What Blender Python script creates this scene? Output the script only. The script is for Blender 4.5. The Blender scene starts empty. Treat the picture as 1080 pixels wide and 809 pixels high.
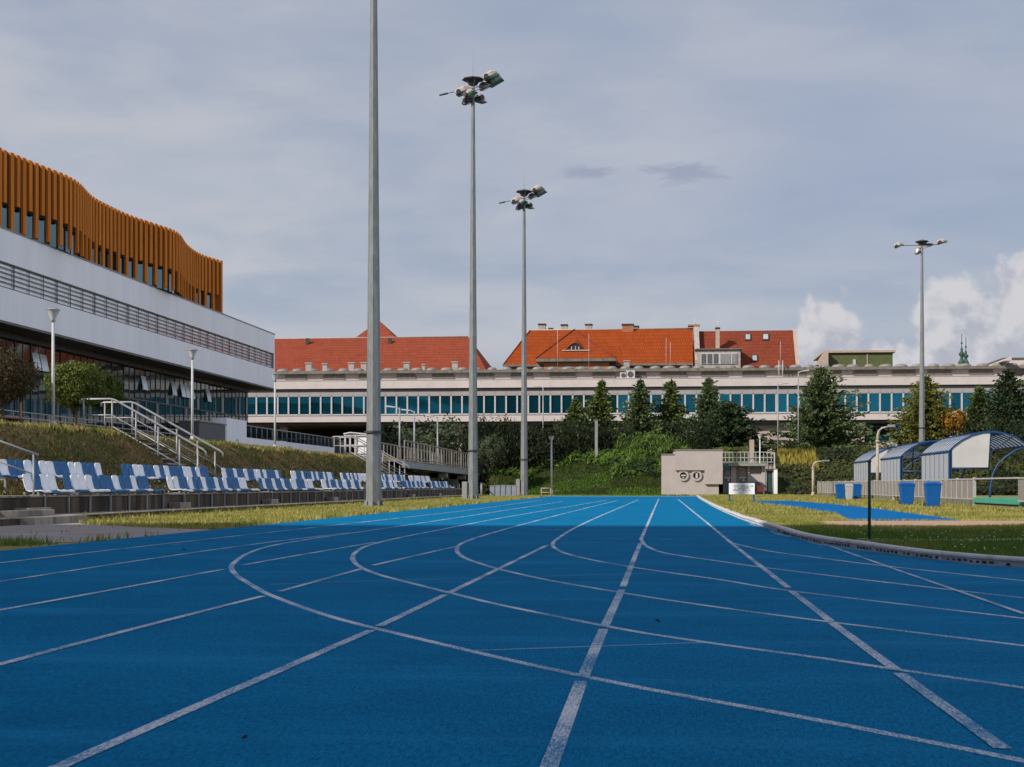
import bpy, math, random
from mathutils import Vector, Matrix, noise

R = random.Random(11)
sc = bpy.context.scene
COL = sc.collection
PI = math.pi

# ------------------------------------------------------------------ camera geometry (survey of the place)
F, TH, HC = 1550.0, math.radians(5.78), 0.75
CT, ST = math.cos(TH), math.sin(TH)
def ray(px, py):
    xc = (px - 540) / F
    return (-ST + xc * CT, CT + xc * ST, (512 - py) / F)
def onZ(px, py, z=0.0):
    d = ray(px, py); t = (z - HC) / d[2]
    return Vector((d[0] * t, d[1] * t, z))
def onX(px, py, X):
    d = ray(px, py); t = X / d[0]
    return Vector((X, d[1] * t, HC + d[2] * t))
def onY(px, py, Y):
    d = ray(px, py); t = Y / d[1]
    return Vector((d[0] * t, Y, HC + d[2] * t))

# ------------------------------------------------------------------ materials
def mat(name, c1, c2=None, scale=4, rough=.7, metal=0, spec=.35, bump=0, bscale=60, stretch=(1, 1, 1),
        lo=.35, hi=.65, c3=None, c3scale=30, c3amt=.5, c3lo=.55, c3hi=.75, coat=0, bdist=.02):
    m = bpy.data.materials.new(name); m.use_nodes = True
    nt = m.node_tree; N = nt.nodes; L = nt.links
    p = N['Principled BSDF']
    p.inputs['Roughness'].default_value = rough
    p.inputs['Metallic'].default_value = metal
    p.inputs['Specular IOR Level'].default_value = spec
    p.inputs['Coat Weight'].default_value = coat
    c2 = c2 or tuple(x * .8 for x in c1)
    tc = N.new('ShaderNodeTexCoord'); mp = N.new('ShaderNodeMapping'); mp.inputs['Scale'].default_value = stretch
    L.new(tc.outputs['Object'], mp.inputs['Vector'])
    n = N.new('ShaderNodeTexNoise'); n.inputs['Scale'].default_value = scale; n.inputs['Detail'].default_value = 7
    n.inputs['Roughness'].default_value = .6
    L.new(mp.outputs[0], n.inputs['Vector'])
    r = N.new('ShaderNodeValToRGB'); e = r.color_ramp.elements
    e[0].position = lo; e[0].color = (*c1, 1); e[1].position = hi; e[1].color = (*c2, 1)
    L.new(n.outputs['Fac'], r.inputs[0])
    out = r.outputs[0]
    if c3:
        n3 = N.new('ShaderNodeTexNoise'); n3.inputs['Scale'].default_value = c3scale; n3.inputs['Detail'].default_value = 8
        L.new(mp.outputs[0], n3.inputs['Vector'])
        mr = N.new('ShaderNodeMapRange'); mr.inputs[1].default_value = c3lo; mr.inputs[2].default_value = c3hi
        mr.inputs[4].default_value = c3amt
        L.new(n3.outputs['Fac'], mr.inputs[0])
        mx = N.new('ShaderNodeMix'); mx.data_type = 'RGBA'
        L.new(mr.outputs[0], mx.inputs[0]); L.new(out, mx.inputs[6]); mx.inputs[7].default_value = (*c3, 1)
        out = mx.outputs[2]
    L.new(out, p.inputs['Base Color'])
    if bump:
        nb = N.new('ShaderNodeTexNoise'); nb.inputs['Scale'].default_value = bscale; nb.inputs['Detail'].default_value = 5
        L.new(tc.outputs['Object'], nb.inputs['Vector'])
        b = N.new('ShaderNodeBump'); b.inputs['Strength'].default_value = bump; b.inputs['Distance'].default_value = bdist
        L.new(nb.outputs['Fac'], b.inputs['Height']); L.new(b.outputs[0], p.inputs['Normal'])
    return m

def leafmat(name, ca, cb, cc=None, pscale=.5, trans=.3, rough=.6, plo=.4, phi=.6):
    """foliage: colour varies leaf by leaf and, with cc, in patches over the ground"""
    m = bpy.data.materials.new(name); m.use_nodes = True
    nt = m.node_tree; N = nt.nodes; L = nt.links
    p = N['Principled BSDF']; p.inputs['Roughness'].default_value = rough; p.inputs['Specular IOR Level'].default_value = .2
    g = N.new('ShaderNodeNewGeometry')
    r = N.new('ShaderNodeValToRGB'); e = r.color_ramp.elements
    e[0].color = (*ca, 1); e[1].color = (*cb, 1)
    L.new(g.outputs['Random Per Island'], r.inputs[0])
    out = r.outputs[0]
    if cc:
        n = N.new('ShaderNodeTexNoise'); n.inputs['Scale'].default_value = pscale; n.inputs['Detail'].default_value = 6
        L.new(g.outputs['Position'], n.inputs['Vector'])
        ad = N.new('ShaderNodeMath'); ad.operation = 'MULTIPLY_ADD'; ad.inputs[1].default_value = .16
        L.new(g.outputs['Random Per Island'], ad.inputs[0]); L.new(n.outputs['Fac'], ad.inputs[2])
        mr = N.new('ShaderNodeMapRange'); mr.inputs[1].default_value = plo + .08; mr.inputs[2].default_value = phi + .08
        L.new(ad.outputs[0], mr.inputs[0])
        mx = N.new('ShaderNodeMix'); mx.data_type = 'RGBA'
        L.new(mr.outputs[0], mx.inputs[0]); L.new(out, mx.inputs[6]); mx.inputs[7].default_value = (*cc, 1)
        out = mx.outputs[2]
    L.new(out, p.inputs['Base Color'])
    if trans:
        t = N.new('ShaderNodeBsdfTranslucent'); L.new(out, t.inputs['Color'])
        s = N.new('ShaderNodeMixShader'); s.inputs[0].default_value = trans
        L.new(p.outputs[0], s.inputs[1]); L.new(t.outputs[0], s.inputs[2])
        L.new(s.outputs[0], N['Material Output'].inputs[0])
    return m

def groundmat(name, ca, cb, cc, s1=.35, s2=9, bump=.5, plo=.42, phi=.6):
    m = bpy.data.materials.new(name); m.use_nodes = True
    nt = m.node_tree; N = nt.nodes; L = nt.links
    p = N['Principled BSDF']; p.inputs['Roughness'].default_value = .95; p.inputs['Specular IOR Level'].default_value = .1
    g = N.new('ShaderNodeNewGeometry')
    n1 = N.new('ShaderNodeTexNoise'); n1.inputs['Scale'].default_value = s1; n1.inputs['Detail'].default_value = 7; n1.inputs['Roughness'].default_value = .65
    n2 = N.new('ShaderNodeTexNoise'); n2.inputs['Scale'].default_value = s2; n2.inputs['Detail'].default_value = 7
    L.new(g.outputs['Position'], n1.inputs['Vector']); L.new(g.outputs['Position'], n2.inputs['Vector'])
    r = N.new('ShaderNodeValToRGB'); e = r.color_ramp.elements
    e[0].position = .35; e[0].color = (*ca, 1); e[1].position = .65; e[1].color = (*cb, 1)
    L.new(n2.outputs['Fac'], r.inputs[0])
    mr = N.new('ShaderNodeMapRange'); mr.inputs[1].default_value = plo; mr.inputs[2].default_value = phi
    L.new(n1.outputs['Fac'], mr.inputs[0])
    mx = N.new('ShaderNodeMix'); mx.data_type = 'RGBA'
    L.new(mr.outputs[0], mx.inputs[0]); L.new(r.outputs[0], mx.inputs[6]); mx.inputs[7].default_value = (*cc, 1)
    L.new(mx.outputs[2], p.inputs['Base Color'])
    b = N.new('ShaderNodeBump'); b.inputs['Strength'].default_value = bump; b.inputs['Distance'].default_value = .05
    L.new(n2.outputs['Fac'], b.inputs['Height']); L.new(b.outputs[0], p.inputs['Normal'])
    return m

def trackmat(name, base, dark, wear):
    """granulated rubber: speckle, mottling and long worn streaks"""
    m = bpy.data.materials.new(name); m.use_nodes = True
    nt = m.node_tree; N = nt.nodes; L = nt.links
    p = N['Principled BSDF']; p.inputs['Roughness'].default_value = .95; p.inputs['Specular IOR Level'].default_value = .03
    g = N.new('ShaderNodeNewGeometry')
    def nz(scale, det, st=None, ro=.6):
        n = N.new('ShaderNodeTexNoise'); n.inputs['Scale'].default_value = scale; n.inputs['Detail'].default_value = det; n.inputs['Roughness'].default_value = ro
        if st:
            mp = N.new('ShaderNodeMapping'); mp.inputs['Scale'].default_value = st
            L.new(g.outputs['Position'], mp.inputs['Vector']); L.new(mp.outputs[0], n.inputs['Vector'])
        else:
            L.new(g.outputs['Position'], n.inputs['Vector'])
        return n.outputs['Fac']
    def rng(f, a, b, o):
        mr = N.new('ShaderNodeMapRange'); mr.inputs[1].default_value = a; mr.inputs[2].default_value = b; mr.inputs[4].default_value = o
        L.new(f, mr.inputs[0]); return mr.outputs[0]
    def mix(f, a, b):
        mx = N.new('ShaderNodeMix'); mx.data_type = 'RGBA'; L.new(f, mx.inputs[0])
        for k, c in ((6, a), (7, b)):
            if isinstance(c, tuple): mx.inputs[k].default_value = (*c, 1)
            else: L.new(c, mx.inputs[k])
        return mx.outputs[2]
    c = mix(rng(nz(20, 7, (5, 1, 1), .85), .39, .63, 1), dark, base)
    c = mix(rng(nz(.8, 8, None, .7), .45, .75, .45), c, tuple(x * .72 for x in dark))
    c = mix(rng(nz(.5, 7, (.35, 2.2, 1), .7), .52, .80, .6), c, wear)
    c = mix(rng(nz(26, 6, None, .7), .60, .72, .35), c, wear)
    L.new(c, p.inputs['Base Color'])
    b = N.new('ShaderNodeBump'); b.inputs['Strength'].default_value = .55; b.inputs['Distance'].default_value = .006
    L.new(nz(30, 5, (5, 1, 1), .8), b.inputs['Height']); L.new(b.outputs[0], p.inputs['Normal'])
    return m

def paintmat(name, paint, under):
    m = bpy.data.materials.new(name); m.use_nodes = True
    nt = m.node_tree; N = nt.nodes; L = nt.links
    p = N['Principled BSDF']; p.inputs['Roughness'].default_value = .85; p.inputs['Specular IOR Level'].default_value = .12
    g = N.new('ShaderNodeNewGeometry')
    n = N.new('ShaderNodeTexNoise'); n.inputs['Scale'].default_value = 24; n.inputs['Detail'].default_value = 6; n.inputs['Roughness'].default_value = .88
    n2 = N.new('ShaderNodeTexNoise'); n2.inputs['Scale'].default_value = 1.4; n2.inputs['Detail'].default_value = 5
    mpp = N.new('ShaderNodeMapping'); mpp.inputs['Scale'].default_value = (5, 1, 1); L.new(g.outputs['Position'], mpp.inputs['Vector']); L.new(mpp.outputs[0], n.inputs['Vector']); L.new(g.outputs['Position'], n2.inputs['Vector'])
    a = N.new('ShaderNodeMath'); a.operation = 'MULTIPLY_ADD'; a.inputs[1].default_value = .45
    L.new(n2.outputs['Fac'], a.inputs[0]); L.new(n.outputs['Fac'], a.inputs[2])
    mr = N.new('ShaderNodeMapRange'); mr.inputs[1].default_value = .63; mr.inputs[2].default_value = .83
    L.new(a.outputs[0], mr.inputs[0])
    mx = N.new('ShaderNodeMix'); mx.data_type = 'RGBA'; L.new(mr.outputs[0], mx.inputs[0])
    mx.inputs[6].default_value = (*under, 1); mx.inputs[7].default_value = (*paint, 1)
    L.new(mx.outputs[2], p.inputs['Base Color'])
    b = N.new('ShaderNodeBump'); b.inputs['Strength'].default_value = .5; b.inputs['Distance'].default_value = .006
    L.new(n.outputs['Fac'], b.inputs['Height']); L.new(b.outputs[0], p.inputs['Normal'])
    return m

def tilemat(name, c1, c2, row=.34, colw=.24, axis='XZ'):
    """roof tiles: courses as brick pattern with bump"""
    m = bpy.data.materials.new(name); m.use_nodes = True
    nt = m.node_tree; N = nt.nodes; L = nt.links
    p = N['Principled BSDF']; p.inputs['Roughness'].default_value = .85; p.inputs['Specular IOR Level'].default_value = .08
    tc = N.new('ShaderNodeTexCoord'); s = N.new('ShaderNodeSeparateXYZ'); c = N.new('ShaderNodeCombineXYZ')
    L.new(tc.outputs['Object'], s.inputs[0]); L.new(s.outputs[0], c.inputs[0]); L.new(s.outputs[2], c.inputs[1])
    b = N.new('ShaderNodeTexBrick'); b.inputs['Scale'].default_value = 1
    b.inputs['Brick Width'].default_value = colw * 1.4; b.inputs['Row Height'].default_value = row * 1.35
    b.inputs['Mortar Size'].default_value = .045; b.inputs['Mortar Smooth'].default_value = .6; b.inputs['Bias'].default_value = -.2
    b.inputs['Color1'].default_value = (*c1, 1); b.inputs['Color2'].default_value = (*c2, 1)
    b.inputs['Mortar'].default_value = (*[x * .72 for x in c2], 1)
    L.new(c.outputs[0], b.inputs['Vector'])
    n = N.new('ShaderNodeTexNoise'); n.inputs['Scale'].default_value = .5; n.inputs['Detail'].default_value = 8
    L.new(tc.outputs['Object'], n.inputs['Vector'])
    mr = N.new('ShaderNodeMapRange'); mr.inputs[1].default_value = .45; mr.inputs[2].default_value = .75; mr.inputs[4].default_value = .45
    L.new(n.outputs['Fac'], mr.inputs[0])
    mx = N.new('ShaderNodeMix'); mx.data_type = 'RGBA'; L.new(mr.outputs[0], mx.inputs[0])
    L.new(b.outputs['Color'], mx.inputs[6]); mx.inputs[7].default_value = (*[x * .6 for x in c2], 1)
    L.new(mx.outputs[2], p.inputs['Base Color'])
    bp = N.new('ShaderNodeBump'); bp.inputs['Strength'].default_value = .3; bp.inputs['Distance'].default_value = .04; bp.invert = True
    L.new(b.outputs['Fac'], bp.inputs['Height']); L.new(bp.outputs[0], p.inputs['Normal'])
    return m

def glassmat(name, col, metal=.85, rough=.04, wob=.004):
    m = bpy.data.materials.new(name); m.use_nodes = True
    nt = m.node_tree; N = nt.nodes; L = nt.links
    p = N['Principled BSDF']; p.inputs['Roughness'].default_value = rough; p.inputs['Metallic'].default_value = metal
    tc = N.new('ShaderNodeTexCoord')
    n = N.new('ShaderNodeTexNoise'); n.inputs['Scale'].default_value = .55; n.inputs['Detail'].default_value = 2
    L.new(tc.outputs['Object'], n.inputs['Vector'])
    r = N.new('ShaderNodeValToRGB'); e = r.color_ramp.elements
    e[0].color = (*[x * .6 for x in col], 1); e[1].color = (*col, 1)
    oi = N.new('ShaderNodeObjectInfo'); am = N.new('ShaderNodeMath'); am.operation = 'MULTIPLY_ADD'; am.inputs[1].default_value = .9; L.new(oi.outputs['Random'], am.inputs[0]); L.new(n.outputs['Fac'], am.inputs[2]); sm = N.new('ShaderNodeMath'); sm.operation = 'SUBTRACT'; sm.inputs[1].default_value = .45; L.new(am.outputs[0], sm.inputs[0])
    L.new(sm.outputs[0], r.inputs[0]); L.new(r.outputs[0], p.inputs['Base Color'])
    b = N.new('ShaderNodeBump'); b.inputs['Strength'].default_value = wob * 4; b.inputs['Distance'].default_value = wob
    L.new(n.outputs['Fac'], b.inputs['Height']); L.new(b.outputs[0], p.inputs['Normal'])
    return m

M = {}
M['track'] = trackmat('blue_rubber', (.002, .222, .455), (.0008, .089, .205), (.025, .26, .50))
M['runway'] = trackmat('runway_rubber', (.004, .15, .40), (.002, .10, .29), (.02, .18, .42))
M['paint'] = paintmat('worn_line_paint', (.66, .67, .70), (.02, .17, .34))
M['faint'] = paintmat('faded_line_paint', (.26, .40, .56), (.004, .15, .33))
M['ground'] = groundmat('lawn_soil', (.12, .13, .03), (.22, .19, .05), (.30, .24, .08))
M['bankg'] = groundmat('bank_soil', (.05, .055, .014), (.085, .07, .022), (.15, .10, .045), s1=.5)
M['moundg'] = groundmat('mound_soil', (.018, .03, .006), (.03, .045, .009), (.035, .045, .012))
M['lush'] = leafmat('lush_strip_blades', (.05, .12, .010), (.10, .19, .02), trans=.3)
M['pavement'] = mat('pavement_concrete', (.36, .305, .285), (.27, .23, .215), scale=.8, rough=.9, bump=.4, bscale=40, c3=(.12, .11, .09), c3scale=5, c3amt=.5)
M['sand'] = mat('sand', (.46, .31, .21), (.36, .23, .15), scale=3, rough=.95, bump=.8, bscale=12, bdist=.05)
M['kerb'] = mat('kerb_concrete', (.60, .58, .575), (.47, .45, .445), scale=3, rough=.85, bump=.3, bscale=60, c3=(.2, .19, .17), c3scale=7, c3amt=.6)
M['slot'] = mat('drain_slot', (.02, .02, .022), (.04, .04, .04), rough=.9)
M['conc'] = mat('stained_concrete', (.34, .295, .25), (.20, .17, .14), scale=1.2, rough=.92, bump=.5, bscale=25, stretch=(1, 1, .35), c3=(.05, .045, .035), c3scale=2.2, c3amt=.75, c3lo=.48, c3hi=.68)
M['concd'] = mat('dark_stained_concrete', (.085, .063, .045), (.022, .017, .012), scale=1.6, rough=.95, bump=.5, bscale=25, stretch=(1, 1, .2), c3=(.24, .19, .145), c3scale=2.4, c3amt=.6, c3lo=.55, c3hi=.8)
M['seat_white'] = mat('white_plastic', (.80, .79, .80), (.72, .71, .72), scale=8, rough=.38, spec=.5, c3=(.5, .49, .46), c3scale=5, c3amt=.35)
M['seat_blue'] = mat('blue_plastic', (.003, .105, .27), (.003, .088, .23), scale=8, rough=.5, spec=.3, c3=(.02, .14, .30), c3scale=5, c3amt=.3)
M['galv'] = mat('galvanised_steel', (.29, .295, .295), (.20, .21, .215), scale=6, rough=.65, metal=0, stretch=(1, 1, .35), bump=.1, bscale=30, c3=(.19, .20, .205), c3scale=14, c3amt=.5)
M['mast'] = mat('weathered_mast_zinc', (.215, .225, .23), (.145, .155, .16), scale=5, rough=.6, stretch=(1, 1, .3), bump=.1, bscale=30, c3=(.10, .11, .115), c3scale=12, c3amt=.5)
M['rail'] = mat('grey_painted_rail', (.34, .34, .35), (.27, .27, .28), scale=5, rough=.45, metal=.2, c3=(.3, .28, .26), c3scale=12, c3amt=.4)
M['lampw'] = mat('pale_lamp_paint', (.55, .545, .55), (.46, .455, .46), scale=4, rough=.5)
M['dark'] = mat('dark_metal', (.03, .032, .035), (.05, .05, .055), rough=.6)
M['darkgreen'] = mat('dark_green_post', (.02, .045, .042), (.03, .06, .055), rough=.55)
M['housing'] = mat('floodlight_housing', (.55, .46, .40), (.40, .33, .28), scale=5, rough=.5, metal=.2, c3=(.2, .15, .12), c3scale=9, c3amt=.4)
M['teal'] = mat('floodlight_glass', (.03, .16, .17), (.02, .11, .12), rough=.12, spec=.7)
M['render_white'] = mat('white_render', (.82, .81, .82), (.76, .75, .76), scale=.5, rough=.75, stretch=(1, 1, .10), bump=.05, bscale=8, c3=(.62, .62, .65), c3scale=1.2, c3amt=.3, c3lo=.5, c3hi=.75)
M['render_pink'] = mat('pale_pink_panel', (.56, .50, .48), (.51, .455, .44), scale=.6, rough=.75, c3=(.38, .335, .32), c3scale=1.6, c3amt=.4)
M['render_wall'] = mat('beige_wall', (.42, .33, .285), (.36, .285, .245), scale=.5, rough=.85, c3=(.28, .22, .19), c3scale=1.2, c3amt=.4)
M['attic'] = mat('attic_panel', (.40, .36, .34), (.33, .29, .27), scale=.8, rough=.85, c3=(.2, .18, .16), c3scale=2, c3amt=.5)
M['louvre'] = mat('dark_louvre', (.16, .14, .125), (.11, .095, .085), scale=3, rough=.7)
M['rooflip'] = mat('roof_edge', (.20, .18, .15), (.12, .11, .09), scale=2, rough=.85, stretch=(1, 1, .5))
M['dome'] = mat('skylight_plastic', (.27, .25, .235), (.18, .165, .155), scale=2, rough=.5)
M['frame'] = mat('pale_window_frame', (.52, .49, .50), (.44, .42, .43), scale=3, rough=.5)
M['glass'] = glassmat('teal_strip_glass', (.018, .20, .29))
M['glassd'] = glassmat('dark_facade_glass', (.045, .10, .12), metal=.8, rough=.03)
M['glassp'] = glassmat('pale_louvre_glass', (.74, .76, .78), metal=.3, rough=.2)
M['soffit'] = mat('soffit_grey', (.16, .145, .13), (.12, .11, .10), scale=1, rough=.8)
M['mull'] = mat('brown_mullion', (.10, .08, .07), (.07, .055, .05), scale=4, rough=.5)
M['mullp'] = mat('grey_mullion', (.26, .25, .25), (.2, .19, .19), scale=4, rough=.5)
M['wood'] = mat('larch_fin', (.62, .205, .030), (.45, .13, .019), scale=3.5, rough=.8, spec=.1, stretch=(6, .9, .05), c3=(.34, .12, .03), c3scale=2.2, c3amt=.5)
M['wooddark'] = mat('dark_backing', (.05, .035, .025), (.03, .022, .018), rough=.9)
M['tile_red'] = tilemat('brick_red_tiles', (.275, .064, .034), (.235, .052, .027))
M['tile_orange'] = tilemat('orange_tiles', (.305, .060, .013), (.255, .047, .010), row=.42)
M['tile_brown'] = tilemat('brown_red_tiles', (.22, .050, .026), (.18, .04, .021), row=.38)
M['orange_wall'] = mat('orange_render', (.42, .19, .09), (.34, .15, .07), scale=.8, rough=.85)
M['ridge'] = mat('ridge_mortar', (.45, .36, .30), (.35, .27, .22), scale=3, rough=.85)
M['brick'] = mat('chimney_brick', (.38, .16, .08), (.25, .10, .055), scale=6, rough=.9)
M['chim'] = mat('chimney_render', (.42, .38, .35), (.28, .25, .22), scale=3, rough=.9)
M['olive'] = mat('olive_cladding', (.10, .115, .04), (.08, .09, .032), scale=1, rough=.75)
M['copper'] = mat('verdigris_copper', (.035, .10, .065), (.02, .06, .04), scale=.6, rough=.7)
M['hut'] = mat('hut_render', (.42, .375, .362), (.38, .335, .325), scale=1.5, rough=.85, bump=.15, bscale=20, c3=(.33, .28, .26), c3scale=1.3, c3amt=.4)
M['hutroof'] = mat('hut_flashing', (.22, .19, .18), (.18, .16, .15), rough=.7)
M['black'] = mat('black_surface', (.012, .012, .013), (.02, .02, .02), rough=.5)
M['boxg'] = mat('dark_grey_box', (.10, .10, .105), (.085, .085, .09), rough=.6)
M['steelwhite'] = mat('white_steel', (.52, .51, .52), (.42, .41, .42), scale=5, rough=.5)
M['bin_blue'] = mat('bin_blue_plastic', (.002, .095, .34), (.002, .08, .29), scale=4, rough=.42, spec=.4, c3=(.03, .13, .33), c3scale=6, c3amt=.3)
M['bin_grey'] = mat('bin_grey_plastic', (.42, .42, .42), (.36, .36, .36), rough=.5)
M['binbox'] = mat('grey_blue_panel', (.24, .26, .32), (.18, .2, .26), scale=3, rough=.6)
M['fence'] = mat('weathered_boards', (.26, .24, .225), (.17, .155, .145), scale=3, rough=.85, stretch=(1, 9, .3), c3=(.15, .13, .115), c3scale=4, c3amt=.5)
M['fencepost'] = mat('fence_steel', (.50, .49, .48), (.40, .39, .38), scale=4, rough=.5, metal=.3)
M['plinth'] = mat('mossy_plinth', (.20, .19, .14), (.11, .11, .07), scale=4, rough=.95, bump=.6, bscale=20, c3=(.06, .08, .03), c3scale=7, c3amt=.7)
M['mint'] = mat('green_turf_platform', (.06, .30, .22), (.045, .24, .175), scale=3, rough=.7)
M['shelterblue'] = mat('shelter_blue_steel', (.012, .06, .17), (.012, .05, .14), scale=4, rough=.45)
M['panelstrip'] = mat('grey_pink_panel', (.36, .33, .325), (.31, .285, .28), scale=.6, rough=.7)
M['shadewall'] = mat('shade_block_brick', (.10, .075, .06), (.07, .052, .042), scale=1, rough=.9)  # wall of the added block, kept dark for the window reflections
M['shelterpanel'] = mat('polycarbonate_sheet', (.58, .61, .66), (.50, .53, .58), scale=1.5, rough=.35, spec=.5, stretch=(.3, 4, .3))
M['shelterend'] = mat('white_end_panel', (.52, .52, .52), (.46, .455, .455), scale=1.2, rough=.5, c3=(.50, .47, .47), c3scale=2.5, c3amt=.5)
M['oldpost'] = mat('old_cream_pipe', (.45, .38, .31), (.32, .26, .21), scale=5, rough=.7, c3=(.2, .13, .09), c3scale=9, c3amt=.5)
M['sign'] = mat('white_sign', (.82, .84, .86), (.78, .80, .82), rough=.4)
M['signblue'] = mat('blue_sign_post', (.02, .09, .24), (.02, .07, .2), rough=.5)
M['ink'] = mat('sign_ink', (.30, .30, .33), (.4, .4, .43), rough=.6)
M['orange'] = mat('orange_notice', (.6, .25, .05), (.55, .22, .04), rough=.6)
M['green_notice'] = mat('green_notice', (.01, .17, .13), (.01, .15, .11), rough=.5)
M['rust'] = mat('rust_red_board', (.16, .03, .02), (.12, .025, .018), rough=.7)
M['doorgrey'] = mat('grey_door', (.22, .21, .21), (.18, .17, .17), rough=.6)
M['bark'] = mat('bark', (.13, .085, .055), (.07, .045, .03), scale=9, rough=.95, bump=.7, bscale=20, stretch=(1, 1, .3))
M['stake'] = mat('pale_stake', (.42, .27, .16), (.33, .21, .12), scale=6, rough=.8)
M['benchwood'] = mat('bench_wood', (.22, .10, .055), (.15, .07, .04), scale=6, rough=.7, stretch=(1, .2, 1))
M['spruce'] = leafmat('spruce_needles', (.055, .085, .022), (.16, .195, .055), trans=.2)
M['spruce_blue'] = leafmat('blue_spruce_needles', (.050, .080, .030), (.145, .185, .075), trans=.2)
M['spruce_dark'] = leafmat('dark_fir_needles', (.022, .042, .018), (.055, .082, .034), trans=.15)
M['thuja'] = leafmat('yellow_thuja', (.09, .11, .02), (.22, .21, .05), trans=.3)
M['autumn'] = leafmat('orange_leaves', (.30, .15, .02), (.50, .27, .04), trans=.35)
M['yew'] = leafmat('yew_leaves', (.009, .018, .007), (.028, .038, .013), trans=.15)
M['bush'] = leafmat('bush_leaves', (.05, .075, .035), (.11, .13, .07), trans=.3)
M['lime'] = leafmat('light_bush_leaves', (.055, .105, .018), (.14, .20, .04), trans=.35)
M['roundleaf'] = leafmat('round_tree_leaves', (.05, .085, .015), (.17, .19, .04), trans=.35)
M['redleaf'] = leafmat('plum_leaves', (.05, .045, .02), (.10, .065, .03), trans=.3)
M['hedge'] = leafmat('hedge_leaves', (.07, .10, .02), (.18, .19, .05), trans=.3)
M['ivy'] = leafmat('ivy_leaves', (.04, .052, .014), (.095, .10, .028), (.02, .028, .010), pscale=.35, trans=.25)
M['juniper'] = leafmat('juniper_sprays', (.055, .12, .013), (.14, .22, .028), (.018, .035, .010), pscale=.45, trans=.25)
M['wildgrass'] = leafmat('wild_yellow_grass', (.28, .24, .04), (.42, .34, .08), trans=.3)
M['grass'] = leafmat('lawn_blades', (.115, .165, .028), (.26, .28, .05), (.43, .36, .115), pscale=.55, plo=.36, phi=.62)
M['grassg'] = leafmat('green_lawn_blades', (.045, .125, .016), (.12, .22, .03), (.20, .22, .05), pscale=.8, plo=.48, phi=.70)
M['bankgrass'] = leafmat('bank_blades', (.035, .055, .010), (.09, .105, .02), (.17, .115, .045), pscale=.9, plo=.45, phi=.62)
M['rimgrass'] = leafmat('bank_rim_blades', (.10, .14, .02), (.25, .26, .05), (.34, .27, .09), pscale=.6)  # sunlit rim put into the colour: paler blades than on the slope
M['moundgrass'] = leafmat('mound_blades', (.022, .044, .007), (.052, .078, .013), (.06, .11, .014), pscale=.3, trans=.2, plo=.55, phi=.75)
M['clover'] = mat('clover_white', (.75, .74, .70), (.7, .69, .65), rough=.8)
M['wood_far'] = leafmat('far_wood_leaves', (.02, .035, .014), (.06, .08, .03), trans=.2)

# the polycarbonate lets light through
nt = M['shelterpanel'].node_tree; p_ = nt.nodes['Principled BSDF']; t_ = nt.nodes.new('ShaderNodeBsdfTranslucent'); x_ = nt.nodes.new('ShaderNodeMixShader')
t_.inputs['Color'].default_value = (.70, .73, .78, 1); x_.inputs[0].default_value = .4
nt.links.new(p_.outputs[0], x_.inputs[1]); nt.links.new(t_.outputs[0], x_.inputs[2]); nt.links.new(x_.outputs[0], nt.nodes['Material Output'].inputs[0])
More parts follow.
